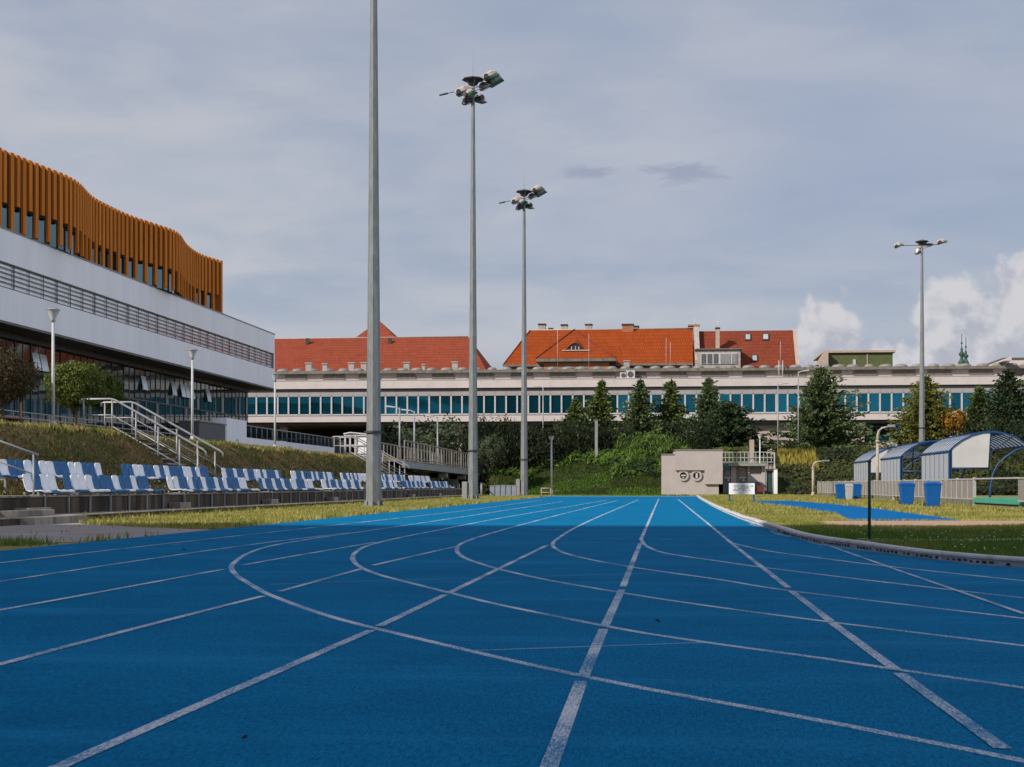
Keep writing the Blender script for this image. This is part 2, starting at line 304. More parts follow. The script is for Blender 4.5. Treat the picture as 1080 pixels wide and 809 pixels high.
# ------------------------------------------------------------------ mesh builder
class MB:
    def __init__(s): s.v = []; s.f = []; s.sm = []
    def add(s, vs, fs, smooth=False):
        o = len(s.v); s.v.extend([tuple(p) for p in vs])
        for f in fs: s.f.append(tuple(i + o for i in f)); s.sm.append(smooth)
        return s
    def box(s, x0, x1, y0, y1, z0, z1):
        if x0 > x1: x0, x1 = x1, x0
        if y0 > y1: y0, y1 = y1, y0
        if z0 > z1: z0, z1 = z1, z0
        v = [(x, y, z) for z in (z0, z1) for x, y in ((x0, y0), (x1, y0), (x1, y1), (x0, y1))]
        return s.add(v, [(3, 2, 1, 0), (4, 5, 6, 7), (0, 1, 5, 4), (1, 2, 6, 5), (2, 3, 7, 6), (3, 0, 4, 7)])
    def obox(s, c, d, rot=None):
        v = [Vector((x * d[0] / 2, y * d[1] / 2, z * d[2] / 2)) for z in (-1, 1) for x, y in ((-1, -1), (1, -1), (1, 1), (-1, 1))]
        if rot: v = [rot @ p for p in v]
        return s.add([p + Vector(c) for p in v], [(3, 2, 1, 0), (4, 5, 6, 7), (0, 1, 5, 4), (1, 2, 6, 5), (2, 3, 7, 6), (3, 0, 4, 7)])
    def tube(s, p, q, r0, r1=None, n=8, smooth=True, ph=None):
        p = Vector(p); q = Vector(q); r1 = r0 if r1 is None else r1
        d = (q - p).normalized(); a = d.cross(Vector((0, 0, 1)) if abs(d.z) < .9 else Vector((0, 1, 0))).normalized(); b = d.cross(a)
        ph = PI / n if ph is None else ph
        v = [p + (a * math.cos(2 * PI * i / n + ph) + b * math.sin(2 * PI * i / n + ph)) * r0 for i in range(n)] + \
            [q + (a * math.cos(2 * PI * i / n + ph) + b * math.sin(2 * PI * i / n + ph)) * r1 for i in range(n)]
        s.add(v, [(i, i + n, (i + 1) % n + n, (i + 1) % n) for i in range(n)], smooth)
        o = len(s.v) - 2 * n
        s.f.append(tuple(o + i for i in range(n))); s.sm.append(False)
        s.f.append(tuple(o + n + i for i in reversed(range(n)))); s.sm.append(False)
        return s
    def path(s, pts, r, n=8):
        pts = [Vector(p) for p in pts]
        rings = []
        for i, p in enumerate(pts):
            d = (pts[min(i + 1, len(pts) - 1)] - pts[max(i - 1, 0)]).normalized()
            a = d.cross(Vector((.31, .17, .93)) if abs(d.z) < .8 else Vector((.2, .97, .1))).normalized(); b = d.cross(a)
            rr = r if not isinstance(r, (list, tuple)) else r[i]
            rings.append([p + (a * math.cos(2 * PI * k / n) + b * math.sin(2 * PI * k / n)) * rr for k in range(n)])
        v = [x for g in rings for x in g]
        f = [(i * n + k, (i + 1) * n + k, (i + 1) * n + (k + 1) % n, i * n + (k + 1) % n) for i in range(len(pts) - 1) for k in range(n)]
        s.add(v, f, True)
        o = len(s.v) - len(v)
        s.f.append(tuple(o + i for i in range(n))); s.sm.append(False)
        s.f.append(tuple(o + len(v) - n + i for i in reversed(range(n)))); s.sm.append(False)
        return s
    def lathe(s, c, prof, n=12, smooth=True):
        c = Vector(c)
        v = [c + Vector((r * math.cos(2 * PI * k / n), r * math.sin(2 * PI * k / n), z)) for r, z in prof for k in range(n)]
        f = [(i * n + k, i * n + (k + 1) % n, (i + 1) * n + (k + 1) % n, (i + 1) * n + k) for i in range(len(prof) - 1) for k in range(n)]
        f.append(tuple(reversed(range(n)))); f.append(tuple((len(prof) - 1) * n + k for k in range(n)))
        return s.add(v, f, smooth)
    def prism(s, poly, z0, z1):
        n = len(poly)
        a = sum(poly[i][0] * poly[(i + 1) % n][1] - poly[(i + 1) % n][0] * poly[i][1] for i in range(n))
        if a < 0: poly = poly[::-1]
        v = [(p[0], p[1], z0) for p in poly] + [(p[0], p[1], z1) for p in poly]
        return s.add(v, [tuple(reversed(range(n))), tuple(range(n, 2 * n))] + [(i, (i + 1) % n, (i + 1) % n + n, i + n) for i in range(n)])
    def slab(s, pts, n, t):
        """polygon of 3D points thickened by t along -n"""
        k = len(pts); n = Vector(n).normalized() * t
        pts = [Vector(p) for p in pts]
        return s.add(pts + [p - n for p in pts], [tuple(range(k)), tuple(reversed(range(k, 2 * k)))] + [(i, i + k, (i + 1) % k + k, (i + 1) % k) for i in range(k)])
    def quad(s, c, u, w):
        c = Vector(c); u = Vector(u); w = Vector(w)
        return s.add([c - u - w, c + u - w, c + u + w, c - u + w], [(0, 1, 2, 3)])
    def build(s, name, m, parent=None, org=None):
        o0 = Vector((0, 0, 0))
        if org is not None: o0 = Vector(org)
        p = parent
        while p is not None: o0 = o0 + p.location; p = p.parent
        me = bpy.data.meshes.new(name)
        me.from_pydata([(x - o0.x, y - o0.y, z - o0.z) for x, y, z in s.v], [], s.f)
        me.polygons.foreach_set('use_smooth', s.sm)
        me.materials.append(m); me.update()
        o = bpy.data.objects.new(name, me); COL.objects.link(o)
        if parent is not None: o.parent = parent
        elif org is not None: o.location = org
        return o

def tag(o, label=None, cat=None, group=None, kind=None):
    if label: o['label'] = label
    if cat: o['category'] = cat
    if group: o['group'] = group
    if kind: o['kind'] = kind
    return o
def thing(name, label, cat, loc=(0, 0, 0), group=None):
    o = bpy.data.objects.new(name, None); COL.objects.link(o); o.location = loc; o.empty_display_size = .3
    return tag(o, label, cat, group)
def copy_tree(o, parent=None):
    c = o.copy(); COL.objects.link(c)
    if parent is not None: c.parent = parent
    for ch in list(o.children): copy_tree(ch, c)
    return c
def bevel(o, w, n=2):
    b = o.modifiers.new('bevel', 'BEVEL'); b.width = w; b.segments = n; b.limit_method = 'ANGLE'; return o
ORD = 'first second third fourth fifth sixth seventh eighth ninth tenth eleventh twelfth thirteenth fourteenth fifteenth sixteenth seventeenth eighteenth'.split()

def smooth(t): t = max(0, min(1, t)); return t * t * (3 - 2 * t)
def inpoly(x, y, P):
    c = False; n = len(P); j = n - 1
    for i in range(n):
        if (P[i][1] > y) != (P[j][1] > y) and x < (P[j][0] - P[i][0]) * (y - P[i][1]) / (P[j][1] - P[i][1]) + P[i][0]: c = not c
        j = i
    return c
def catmull(P, step=.5):
    out = []
    for i in range(len(P) - 1):
        p0 = P[max(i - 1, 0)]; p1 = P[i]; p2 = P[i + 1]; p3 = P[min(i + 2, len(P) - 1)]
        n = max(1, int((Vector(p2) - Vector(p1)).length / step))
        for k in range(n):
            t = k / n
            out.append(tuple(.5 * (2 * p1[a] + (p2[a] - p0[a]) * t + (2 * p0[a] - 5 * p1[a] + 4 * p2[a] - p3[a]) * t * t + (3 * p1[a] - p0[a] - 3 * p2[a] + p3[a]) * t ** 3) for a in range(2)))
    out.append(tuple(P[-1][:2])); return out

# ------------------------------------------------------------------ the ground
def hl(x, y):
    """left bank: flat strip behind the terrace, slope, plateau; ends before the footbridge"""
    st = any(a < y < b for a, b in ((45.2, 47.0), (81.3, 82.9)))
    if st and -17.5 < x < -13.9: return .5 if x > -14.5 else max(.5, .2 + (-14.45 - x) * .62)
    if x > -14.3: z = .5 + .06 * smooth((-13.35 - x) / .9)
    else:
        t = (-14.3 - x) / 3.1
        z = .56 + 1.86 * smooth(min(1, t * .93 + .05) if t < 1.05 else 1)
    s0 = 90 + max(0, (-15 - x)) * .8
    return z * (1 - smooth((y - s0) / 17))
def hb(x, y):
    y0 = 113.5 + (2.5 * smooth((x + 4) / -8)) + (6 if x < -16 else 0)
    top = 3.2 if x > -2 else 3.2 - .35 * smooth((-2 - x) / 12)
    return top * smooth((y - y0) / (9.5)) if y > y0 else 0
def hz(x, y):
    z = max(hl(x, y) if x < -13.3 else 0, hb(x, y))
    if z > .7:
        z += .07 * noise.noise(Vector((x * .7, y * .7, 3))) + .16 * noise.noise(Vector((x * .16, y * .16, 9))) * min(1, z - .6)
    return z

KERB = [(2.5, 101.5), (2.2, 82.6), (1.95, 60), (1.83, 47), (1.80, 34), (1.88, 27.4), (1.95, 22.5), (2.08, 19.4), (2.36, 17.6), (2.78, 15.3), (3.35, 13.7), (4.6, 11.6), (7, 9.2), (11, 6.9), (18, 4.6), (30, 2.6), (45, 1.6)]
KC = catmull(KERB, .5)
mb = MB(); mb.add([(-2500, -1500, 0), (2500, -1500, 0), (2500, 3500, 0), (-2500, 3500, 0)], [(0, 1, 2, 3)])
tag(mb.build('ground', M['ground']), kind='structure')
mb = MB()
tp = [(-7.5, -40), (46, -40)] + [(x - .02, y) for x, y in reversed(KC)] + [(-7.5, 101.5)]
mb.add([(x, y, .006) for x, y in tp], [tuple(range(len(tp)))])
tag(mb.build('track', M['track']), kind='structure')
# lower concrete channel at the far end of the track
mb = MB(); mb.box(-12, 12, 101.52, 102.4, 0, .03)
tag(mb.build('path', M['pavement']), kind='structure')

PAV = [onZ(*p)[:2] for p in ((229, 559.2), (150, 556.4), (88, 553.2))] + [(-12.02, 29.3), (-12.02, 18), (-10.2, 19.6)] + [onZ(*p)[:2] for p in ((57, 573.0), (110, 570.0), (150, 566.5))]
mb = MB(); mb.add([(x, y, .005) for x, y in PAV], [tuple(range(len(PAV)))])
tag(mb.build('pavement', M['pavement']), kind='structure')

RUN = [onZ(*p)[:2] for p in ((783, 529.3), (800, 528.4), (837, 528.4), (880, 532.0), (929, 537.2), (1012, 548.6), (1010, 549.4), (897, 549.6), (889, 545.8), (882, 543.2), (848, 537.0), (818, 533.6), (800, 531))]
mb = MB(); mb.add([(x, y, .007) for x, y in RUN], [tuple(reversed(range(len(RUN))))])
tag(mb.build('runway', M['runway']), kind='structure')
SAND = [onZ(*p)[:2] for p in ((857, 550.2), (880, 549.9), (1120, 549.6), (1160, 553.5), (1000, 555.6), (900, 556.6), (872, 554.2))]
mb = MB(); mb.add([(x, y, .010) for x, y in SAND], [tuple(reversed(range(len(SAND))))])
tag(mb.build('sand', M['sand']), kind='structure')
DIRT = [onZ(*p)[:2] for p in ((886, 570.6), (1090, 568.6), (1100, 571.4), (900, 573.4))]
mb = MB(); mb.add([(x, y, .009) for x, y in DIRT], [tuple(reversed(range(len(DIRT))))])
tag(mb.build('worn_path', M['sand']), kind='structure')
EDGE = [onZ(*p)[:2] for p in ((1022, 588.0), (1130, 586.6), (1200, 596), (1092, 594.4), (1055, 591.6))]
mb = MB(); mb.add([(x, y, .008) for x, y in EDGE], [tuple(reversed(range(len(EDGE))))])
tag(mb.build('jump_area', M['runway']), kind='structure')

# painted lane lines, traced on the ground
def ribbon(mb, P, w, z):
    n = len(P); L = []; Rr = []
    for i in range(n):
        a = Vector(P[max(i - 1, 0)]); b = Vector(P[min(i + 1, n - 1)]); d = (b - a).normalized(); q = Vector((-d.y, d.x)) * w / 2
        p = Vector(P[i]); L.append(p + q); Rr.append(p - q)
    v = [(p.x, p.y, z) for p in L] + [(p.x, p.y, z) for p in Rr]
    mb.add(v, [(i, i + n, i + n + 1, i + 1) for i in range(n - 1)])
def extend(P, m):
    a = Vector(P[-2]); b = Vector(P[-1]); d = (b - a).normalized(); return P + [tuple(b + d * m)]
def extend0(P, m): return extend(P[::-1], m)[::-1]
G = lambda L: [tuple(onZ(*p)[:2]) for p in L]
hooks = [
 [(594, 529.0), (490, 545.0), (382, 561.1), (343.8, 566.3), (303, 573), (278.9, 578.0), (259.8, 585), (247, 594), (244.0, 600), (250, 608), (263.6, 616.8), (282.7, 627.5), (324.7, 643.6), (363, 655.6), (400, 665), (436.4, 673.8), (489.9, 686.6), (551, 700.8), (614, 714.6), (684.7, 729), (760, 742.8), (811.8, 752.1), (909.2, 770.6), (1008.6, 790.6), (1080, 805)],
 [(640, 527.6), (596.9, 535), (532, 546), (459.3, 560), (417.3, 568.5), (388.7, 575.8), (375.8, 582.5), (371.8, 589.0), (378, 597.4), (398.2, 606.4), (436.4, 616.6), (493.7, 631.0), (532, 640.0), (637, 661.4), (680, 669.2), (760, 681.2), (871, 696.4), (943.6, 707.6), (1080, 727.3)],
 [(651.5, 527.9), (604.5, 539.5), (558.7, 551.4), (520.5, 562.1), (491.8, 571.4), (482.0, 578.5), (487, 587.2), (512.8, 597.2), (551, 606.9), (589.2, 614.8), (656, 626.2), (680, 630.2), (760, 642.0), (874.8, 657.2), (1080, 682.6)],
 [(673.5, 527.2), (638.9, 542), (608.3, 556.2), (590.5, 567), (583.0, 573.8), (588, 580.4), (608.3, 587.6), (663.7, 598.4), (760, 612.4), (832.8, 624.0), (1080, 653.6)],
 [(676.0, 568.0), (678.5, 573.4), (685.5, 578.4), (703.8, 584.4), (760, 592.8), (798.4, 598.4), (928.3, 614.4), (1080, 631.8)],
 [(768.5, 572.3), (806, 581), (860, 588.6), (928.3, 597.2), (1080, 613.6)],
]
lines = [
 [(576, 820), (613.0, 720.3)], [(615.0, 715.8), (636.6, 665.0)], [(638.0, 661.6), (655.8, 623.0)], [(656.9, 620), (675.2, 573.8)], [(675.8, 570), (694.8, 526.2)],
 [(1058, 792.5), (948.5, 712.0)], [(945.5, 709), (878.0, 658.8)], [(875.5, 656.2), (834.5, 624.4)], [(831.5, 621), (771.7, 573.6), (741, 548), (715, 526.7)],
 [(44, 820), (230, 737.5), (391.6, 666.4)], [(400, 662), (469.5, 628.5)], [(473.5, 626.6), (577.8, 575.4)],
 [(-60, 718), (0, 702.8), (139.4, 665.3), (277, 630)], [(295, 625), (381, 601.0)], [(393.5, 597.2), (481, 577)],
 [(-60, 655.6), (0, 645), (114.6, 624.0), (236.6, 601.3)], [(256, 597.0), (320, 585.6), (396, 572.6)],
 [(-60, 622.5), (0, 614.6), (141.4, 592.9), (267.4, 574.8), (368, 562.4)],
 [(-60, 602), (0, 594.7), (191, 572.4), (400, 549.2), (500, 537.6), (572, 527.6)],
 [(845, 566.2), (878.7, 577.9), (947.4, 602.6), (1012.4, 625.3), (1080, 649)],
]
mb = MB(); z = .0072
for i, h in enumerate(hooks):
    P = extend(catmull(G(h), .25), 2.5); ribbon(mb, P, .050, z); z += .00015
for i, l in enumerate(lines):
    P = catmull(G(l), .5)
    ribbon(mb, P, .050 if i != 19 else .035, z); z += .00012
tag(mb.build('lane_markings', M['paint']), kind='structure')
mb = MB(); z = .0067
for l, w in (([(497, 687.6), (600, 684), (742, 679)], .03), ([(284, 617.2), (400, 613.2)], .03), ([(400, 613), (560, 609), (692, 605)], .022),
             ([(570, 559), (594, 558.8)], .07), ([(612, 568.8), (658, 568.8)], .04), ([(697, 569), (709, 569)], .06),
             ([(757, 561.5), (776, 561.2)], .05), ([(776, 547.2), (788, 548)], .07), ([(756, 541), (766, 541)], .05), ([(180, 575), (190, 574.6)], .05), ([(430, 569), (470, 568)], .03)):
    ribbon(mb, catmull(G(l), .3), w, z); z += .00003
# pale worn strip along the foot of the kerb
P = [(x - .1 - .05 * math.sin(i * .7), y - .03) for i, (x, y) in enumerate(KC) if 12.8 < y < 30]
ribbon(mb, P, .09, z)
tag(mb.build('track_edge_marks', M['faint']), kind='structure')

# kerb: rounded white cap over a body with drain slots, laid in lengths with joints
cap = MB(); slots = MB()
prof = [(-.05, .0), (-.052, .052), (-.07, .058), (-.068, .076), (-.045, .092), (.045, .092), (.068, .076), (.07, .058), (.052, .052), (.05, 0)]
K = catmull(KERB, .12)
acc = 0; seg = []; segs = []
for i, p in enumerate(K):
    seg.append(p)
    if i and len(seg) > 1: acc += (Vector(p) - Vector(K[i - 1])).length
    if acc > 2.0: segs.append(seg); seg = [p]; acc = 0
segs.append(seg)
for s in segs:
    if len(s) < 2: continue
    n = len(s); rows = []
    for i, p in enumerate(s):
        a = Vector(s[max(i - 1, 0)]); b = Vector(s[min(i + 1, n - 1)]); d = (b - a).normalized(); q = Vector((-d.y, d.x))
        pp = Vector(p)
        if i == 0: pp = pp + d * .012
        if i == n - 1: pp = pp - d * .012
        rows.append([(pp.x - q.x * u, pp.y - q.y * u, zz + .004 * math.sin(p[1] * 1.1)) for u, zz in prof])
        if p[1] < 24 and 0 < i < n - 1:
            c = pp + q * -.0525
            if R.random() < .85: slots.obox((c.x, c.y, .026 + R.uniform(-.004, .004)), (.012, R.uniform(.035, .07), R.uniform(.014, .024)), Matrix.Rotation(math.atan2(d.y, d.x) - PI / 2, 3, 'Z'))
            c = pp + q * .0525
            slots.obox((c.x, c.y, .03), (.012, .070, .030), Matrix.Rotation(math.atan2(d.y, d.x) - PI / 2, 3, 'Z'))
    k = len(prof)
    cap.add([v for r in rows for v in r], [(i * k + j, (i + 1) * k + j, (i + 1) * k + j + 1, i * k + j + 1) for i in range(n - 1) for j in range(k - 1)] + [tuple(range(k)), tuple(reversed(range((n - 1) * k, n * k)))])
kb = tag(cap.build('kerb', M['kerb']), kind='structure')
slots.build('drain_slot', M['slot'], kb)

# left bank + plateau, back mound
def field(name, xs, ys, m):
    mb = MB(); nx = len(xs)
    mb.add([(x, y, hz(x, y)) for y in ys for x in xs], [(j * nx + i, j * nx + i + 1, (j + 1) * nx + i + 1, (j + 1) * nx + i) for j in range(len(ys) - 1) for i in range(nx - 1)], True)
    return tag(mb.build(name, m), kind='structure')
xs = [-140, -90, -64, -50, -44, -40, -36, -32, -28, -25, -23, -21.5, -20.3] + [-19.4 + .35 * i for i in range(18)]
xs = [x for x in xs if x < -13.4] + [-13.34]
field('grass_bank', xs, [-60, -30, -10, 0, 8, 14] + sorted([18 + 1.0 * i for i in range(112)] + [45.18, 45.22, 46.98, 47.02, 81.28, 81.32, 82.88, 82.92]) + [132, 138, 146, 160, 180, 220], M['bankg'])
xs = [-13.34 + 1.2 * i for i in range(52)] + [52, 58, 66, 80, 110]
field('planted_mound', xs, [113 + .8 * i for i in range(18)] + [128, 131, 135, 140, 150, 165, 190, 240], M['moundg'])
# ------------------------------------------------------------------ spectator terrace
TY0, TY1 = 20.0, 98.0
FR = [29.4 + 9.0 * k for k in range(7)]
UR = [28.9 + 8.97 * k for k in range(7)]
t = thing('concrete_terrace', 'long stained concrete terrace with low front step along the grass bank', 'terrace', (-12.6, 60, 0))
mb = MB()
y = TY0
while y < TY1 + 3:
    y2 = min(y + 3.0, TY1 + 3); mb.box(-12.78, -12.0, y + .008, y2 - .008, -.05, .12); y = y2
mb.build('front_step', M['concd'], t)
mb = MB(); y = TY0
while y < TY1 + 3:
    y2 = min(y + 3.0, TY1 + 3); mb.box(-12.79, -11.985, y + .006, y2 - .006, .123, .15); y = y2
bevel(mb.build('step_tread', M['conc'], t), .008)
mb = MB(); y = TY0
while y < TY1:
    y2 = min(y + 2.25, TY1); mb.box(-13.34, -12.80, y + .005, y2 - .005, -.05, .50); y = y2
mb.box(-13.0, -12.79, TY0, TY1, .08, .16)
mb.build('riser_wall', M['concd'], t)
mb = MB(); mb.box(-13.36, -12.77, TY0, TY1 - .01, .502, .545)
bevel(mb.build('wall_coping', M['conc'], t), .01)
for k in range(7):       # steps in the aisles between the blocks of seats
    a = FR[k] - 1.42; b = FR[k] - .10
    mb = MB(); mb.box(-12.765, -12.45, a + (.25 if k else 0), b - .2, .147, .30)
    if k == 0: mb.box(-12.765, -11.7, a - 1.4, b - .2, -.02, .147); mb.box(-12.44, -12.2, a - 1.3, b - .65, .148, .27)
    bevel(mb.build('aisle_step', M['conc'], t), .012)

def seat_proto(m):
    """one moulded shell: seat pan running up into a round-topped back, seen as a thin solid with a rolled rim"""
    pr = [(.415, -.035), (.40, .0), (.33, .012), (.2, 0), (.09, -.004), (.03, .03), (-.005, .11), (-.03, .22), (-.05, .32), (-.06, .375)]
    us = [-1, -.92, -.6, 0, .6, .92, 1]
    W = .203; T = .016
    front = []; back = []
    for i, (px, pz) in enumerate(pr):
        a = Vector(pr[max(i - 1, 0)]); b = Vector(pr[min(i + 1, len(pr) - 1)]); d = (b - a).normalized(); nrm = Vector((d.y, -d.x))
        w = W if i < 8 else (W * .97 if i == 8 else W * .78)
        if i == 0: w = W * .93
        for u in us:
            dish = .022 * (1 - u * u) * (1 if 1 < i < 9 else .3)
            edge = .012 if abs(u) == 1 else 0
            q = Vector((px, pz)) + nrm * (-(dish) + .02) - nrm * edge
            zz = q.y - (.018 * u * u if i == 9 else 0)
            front.append((q.x, u * w, zz)); q2 = q - nrm * T
            back.append((q2.x, u * w * .97, zz + (q2.y - q.y)))
    n = len(us); k = len(pr); v = front + back; o = n * k; f = []
    for i in range(k - 1):
        for j in range(n - 1):
            f.append((i * n + j, i * n + j + 1, (i + 1) * n + j + 1, (i + 1) * n + j))
            f.append((o + i * n + j, o + (i + 1) * n + j, o + (i + 1) * n + j + 1, o + i * n + j + 1))
    rim = [j for j in range(n)] + [i * n + n - 1 for i in range(1, k)] + [(k - 1) * n + j for j in range(n - 2, -1, -1)] + [i * n for i in range(k - 2, 0, -1)]
    for a, b in zip(rim, rim[1:] + rim[:1]): f.append((a, o + a, o + b, b))
    mb = MB(); mb.add(v, f, True)
    return mb.build('stadium_seat', m)
PW = seat_proto(M['seat_white']); PB = seat_proto(M['seat_blue'])
used = {'W': False, 'B': False}
SEQF = ['WBWW.BWWWBBBWBBWBB', 'WWBBWBBWBBWBWBBBWW', 'BWBBWBBWBBWWBBBWWW', 'WWBWBBWBBWWBBWWBBW']
SEQU = ['BWWBWBBWBWWBBWWBBW', 'BBWWBBWBWBBBWWBWBB', 'WBBWBBWBBWWBWBBBWB', 'WWBBWBBBWBWBBWBWWB']
rr = random.Random(5)
while len(SEQF) < 7: SEQF.append(''.join(rr.choice(['WB', 'BW', 'WW', 'BB']) for _ in range(9)))
while len(SEQU) < 7: SEQU.append(''.join(rr.choice(['WB', 'BW', 'WW', 'BB']) for _ in range(9)))
for row, starts, seqs, X, Z in (('front', FR, SEQF, -13.17, .625), ('back', UR, SEQU, -14.24, .955)):
    for k, y0 in enumerate(starts):
        fr = thing('seating_bench', f'grey steel bench frame under the {ORD[k]} block of {row} row seats from the left', 'seat frame', (X + .2, y0 + 3.75, .55), 'steel frames under the seats')
        mb = MB(); mb.box(X - .02, X + .02, y0 - .02, y0 + 7.48, Z - .062, Z - .018); mb.box(X + .28, X + .32, y0 - .02, y0 + 7.48, Z - .062, Z - .018)
        mb.build('rail', M['galv'], fr)
        for j in range(7):
            yy = y0 + .08 + j * 1.22; mb = MB()
            if row == 'front':
                mb.box(X + .39, X + .425, yy - .02, yy + .02, .148, Z - .064); mb.box(X - .02, X + .425, yy - .018, yy + .018, Z - .095, Z - .064)
            else:
                mb.box(X + .26, X + .30, yy - .02, yy + .02, .45, Z - .064); mb.box(X - .02, X + .30, yy - .018, yy + .018, Z - .095, Z - .064)
            mb.build('leg', M['galv'], fr)
        n = 0
        for j, c in enumerate(seqs[k]):
            if c == '.': continue
            n += 1
            if row == 'back' and k == 0 and j < 3: continue
            pr = PW if c == 'W' else PB
            s = pr if not used[c] else pr.copy()
            if used[c]: COL.objects.link(s)
            used[c] = True
            s.location = (X + rr.uniform(-.008, .008), y0 + .2 + .4165 * j, Z + rr.uniform(-.004, .004))
            s.rotation_euler = (0, rr.uniform(-.03, .03), rr.uniform(-.03, .03))
            tag(s, f"{'white' if c == 'W' else 'blue'} plastic seat, {ORD[j]} from the left in the {row} row's {ORD[k]} block", 'seat', f'blue and white stadium seats')

# aisle handrail at the near end
hr = thing('handrail', 'slim grey handrail sloping down to the nearest aisle of the seats', 'handrail', (-12.8, 29.1, .15))
mb = MB(); mb.path([(-14.5, 29.05, 2.02), (-13.7, 29.05, 1.72), (-12.72, 29.05, 1.375)], .024, 8); mb.build('top_rail', M['rail'], hr)
mb = MB(); mb.tube((-12.82, 29.05, .14), (-12.82, 29.05, 1.39), .021); mb.build('post', M['rail'], hr)
mb = MB(); mb.tube((-14.3, 29.05, .4), (-14.3, 29.05, 1.95), .021); mb.build('post', M['rail'], hr)
mb = MB(); mb.tube((-14.3, 29.05, 1.5), (-12.82, 29.05, .98), .014); mb.build('lower_rail', M['rail'], hr)

# stairs up the bank, each with two railings
def stairs(y0, y1, where, seed):
    xb, zb_, xt, zt_ = -14.45, .62, -17.35, 2.44
    st = thing('bank_stairs', f'worn concrete steps climbing the grass bank {where}', 'stairs', (xb, (y0 + y1) / 2, zb_), 'concrete stairs on the bank')
    n = 11; mb = MB()
    for i in range(n):
        x0 = xb + (xt - xb) * i / n; x1 = xb + (xt - xb) * (i + 1) / n; z1 = zb_ + (zt_ - zb_) * (i + 1) / n
        mb.box(x1 - .15, x0, y0 + .12, y1 - .12, z1 - .5, z1 - .035)
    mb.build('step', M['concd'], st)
    mb = MB()
    for i in range(n):
        x0 = xb + (xt - xb) * i / n; x1 = xb + (xt - xb) * (i + 1) / n; z1 = zb_ + (zt_ - zb_) * (i + 1) / n
        mb.box(x1 - .02, x0 + .02, y0 + .1, y1 - .1, z1 - .034, z1 + .012)
    bevel(mb.build('tread', M['conc'], st), .008)
    mb = MB(); mb.box(xt - 1.4, xt - .16, y0 - .05, y1 + .05, zt_ - .3, zt_ + .02); mb.build('landing', M['conc'], st)
    for side, yy, nm in ((0, y0, 'nearer'), (1, y1, 'farther')):
        h = thing('stair_railing', f'grey railing on the {nm} side of the steps {where}', 'railing', (xb, yy, zb_), 'railings of the bank stairs')
        zr = 1.06
        P = [(xt - 1.05, yy, zt_ + zr - .14), (xt - 1.05, yy, zt_ + zr - .03), (xt - .98, yy, zt_ + zr), (xt - .05, yy, zt_ + zr), (xt + .1, yy, zt_ + zr - .04), (xb + .05, yy, zb_ + zr + .22), (xb + .16, yy, zb_ + zr + .13), (xb + .17, yy, zb_ + zr)]
        mb = MB(); mb.path(P, .034, 8); mb.build('top_rail', M['rail'], h)
        mb = MB(); mb.path([(xt - .95, yy, zt_ + .55), (xt - .02, yy, zt_ + .55), (xb + .1, yy, zb_ + .72)], .021, 6); mb.build('middle_rail', M['rail'], h)
        mb = MB(); mb.path([(xt - .02, yy, zt_ + .2), (xb + .1, yy, zb_ + .36)], .021, 6); mb.build('lower_rail', M['rail'], h)
        for f in (-.33, .0, .27, .52, .76, .965):
            x = xt + (xb - xt) * f if f > 0 else xt + f * 2.85
            zb2 = zt_ + (zb_ - zt_) * max(f, 0)
            top = zt_ + zr - .02 if f <= 0 else zb2 + zr + .12 * f
            mb = MB(); mb.tube((x, yy, zb2 - .1), (x, yy, top), .027); mb.build('post', M['rail'], h)
stairs(45.2, 47.0, 'behind the second and third seat blocks', 1)
stairs(81.3, 82.9, 'beside the nearest floodlight mast', 2)

# ------------------------------------------------------------------ floodlight masts
def lamp_body(mb, mg, md, c, ang, L=.78, yaw=0):
    rot = Matrix.Rotation(yaw, 3, 'Z') @ Matrix.Rotation(-ang, 3, 'Y')
    c = Vector(c)
    # tapered housing: wide lens end, rounded top
    sec = [(-.5, .13), (-.3, .2), (.15, .22), (.5, .1)]
    v = []; n = 8
    for u, r in sec:
        for k in range(n):
            a = 2 * PI * k / n + PI / 8
            v.append(c + rot @ Vector((u * L, r * 1.25 * math.cos(a), r * math.sin(a) + .06)))
    mb.add(v, [(i * n + k, (i + 1) * n + k, (i + 1) * n + (k + 1) % n, i * n + (k + 1) % n) for i in range(3) for k in range(n)] + [tuple(range(n)), tuple(reversed(range(3 * n, 4 * n)))])
    mg.obox(c + rot @ Vector((.08, 0, -.12)), (L * .92, .44, .05), rot)
    md.tube(c + rot @ Vector((-.30 * L, -.36, .02)), c + rot @ Vector((-.30 * L, .30, .02)), .125, n=12)
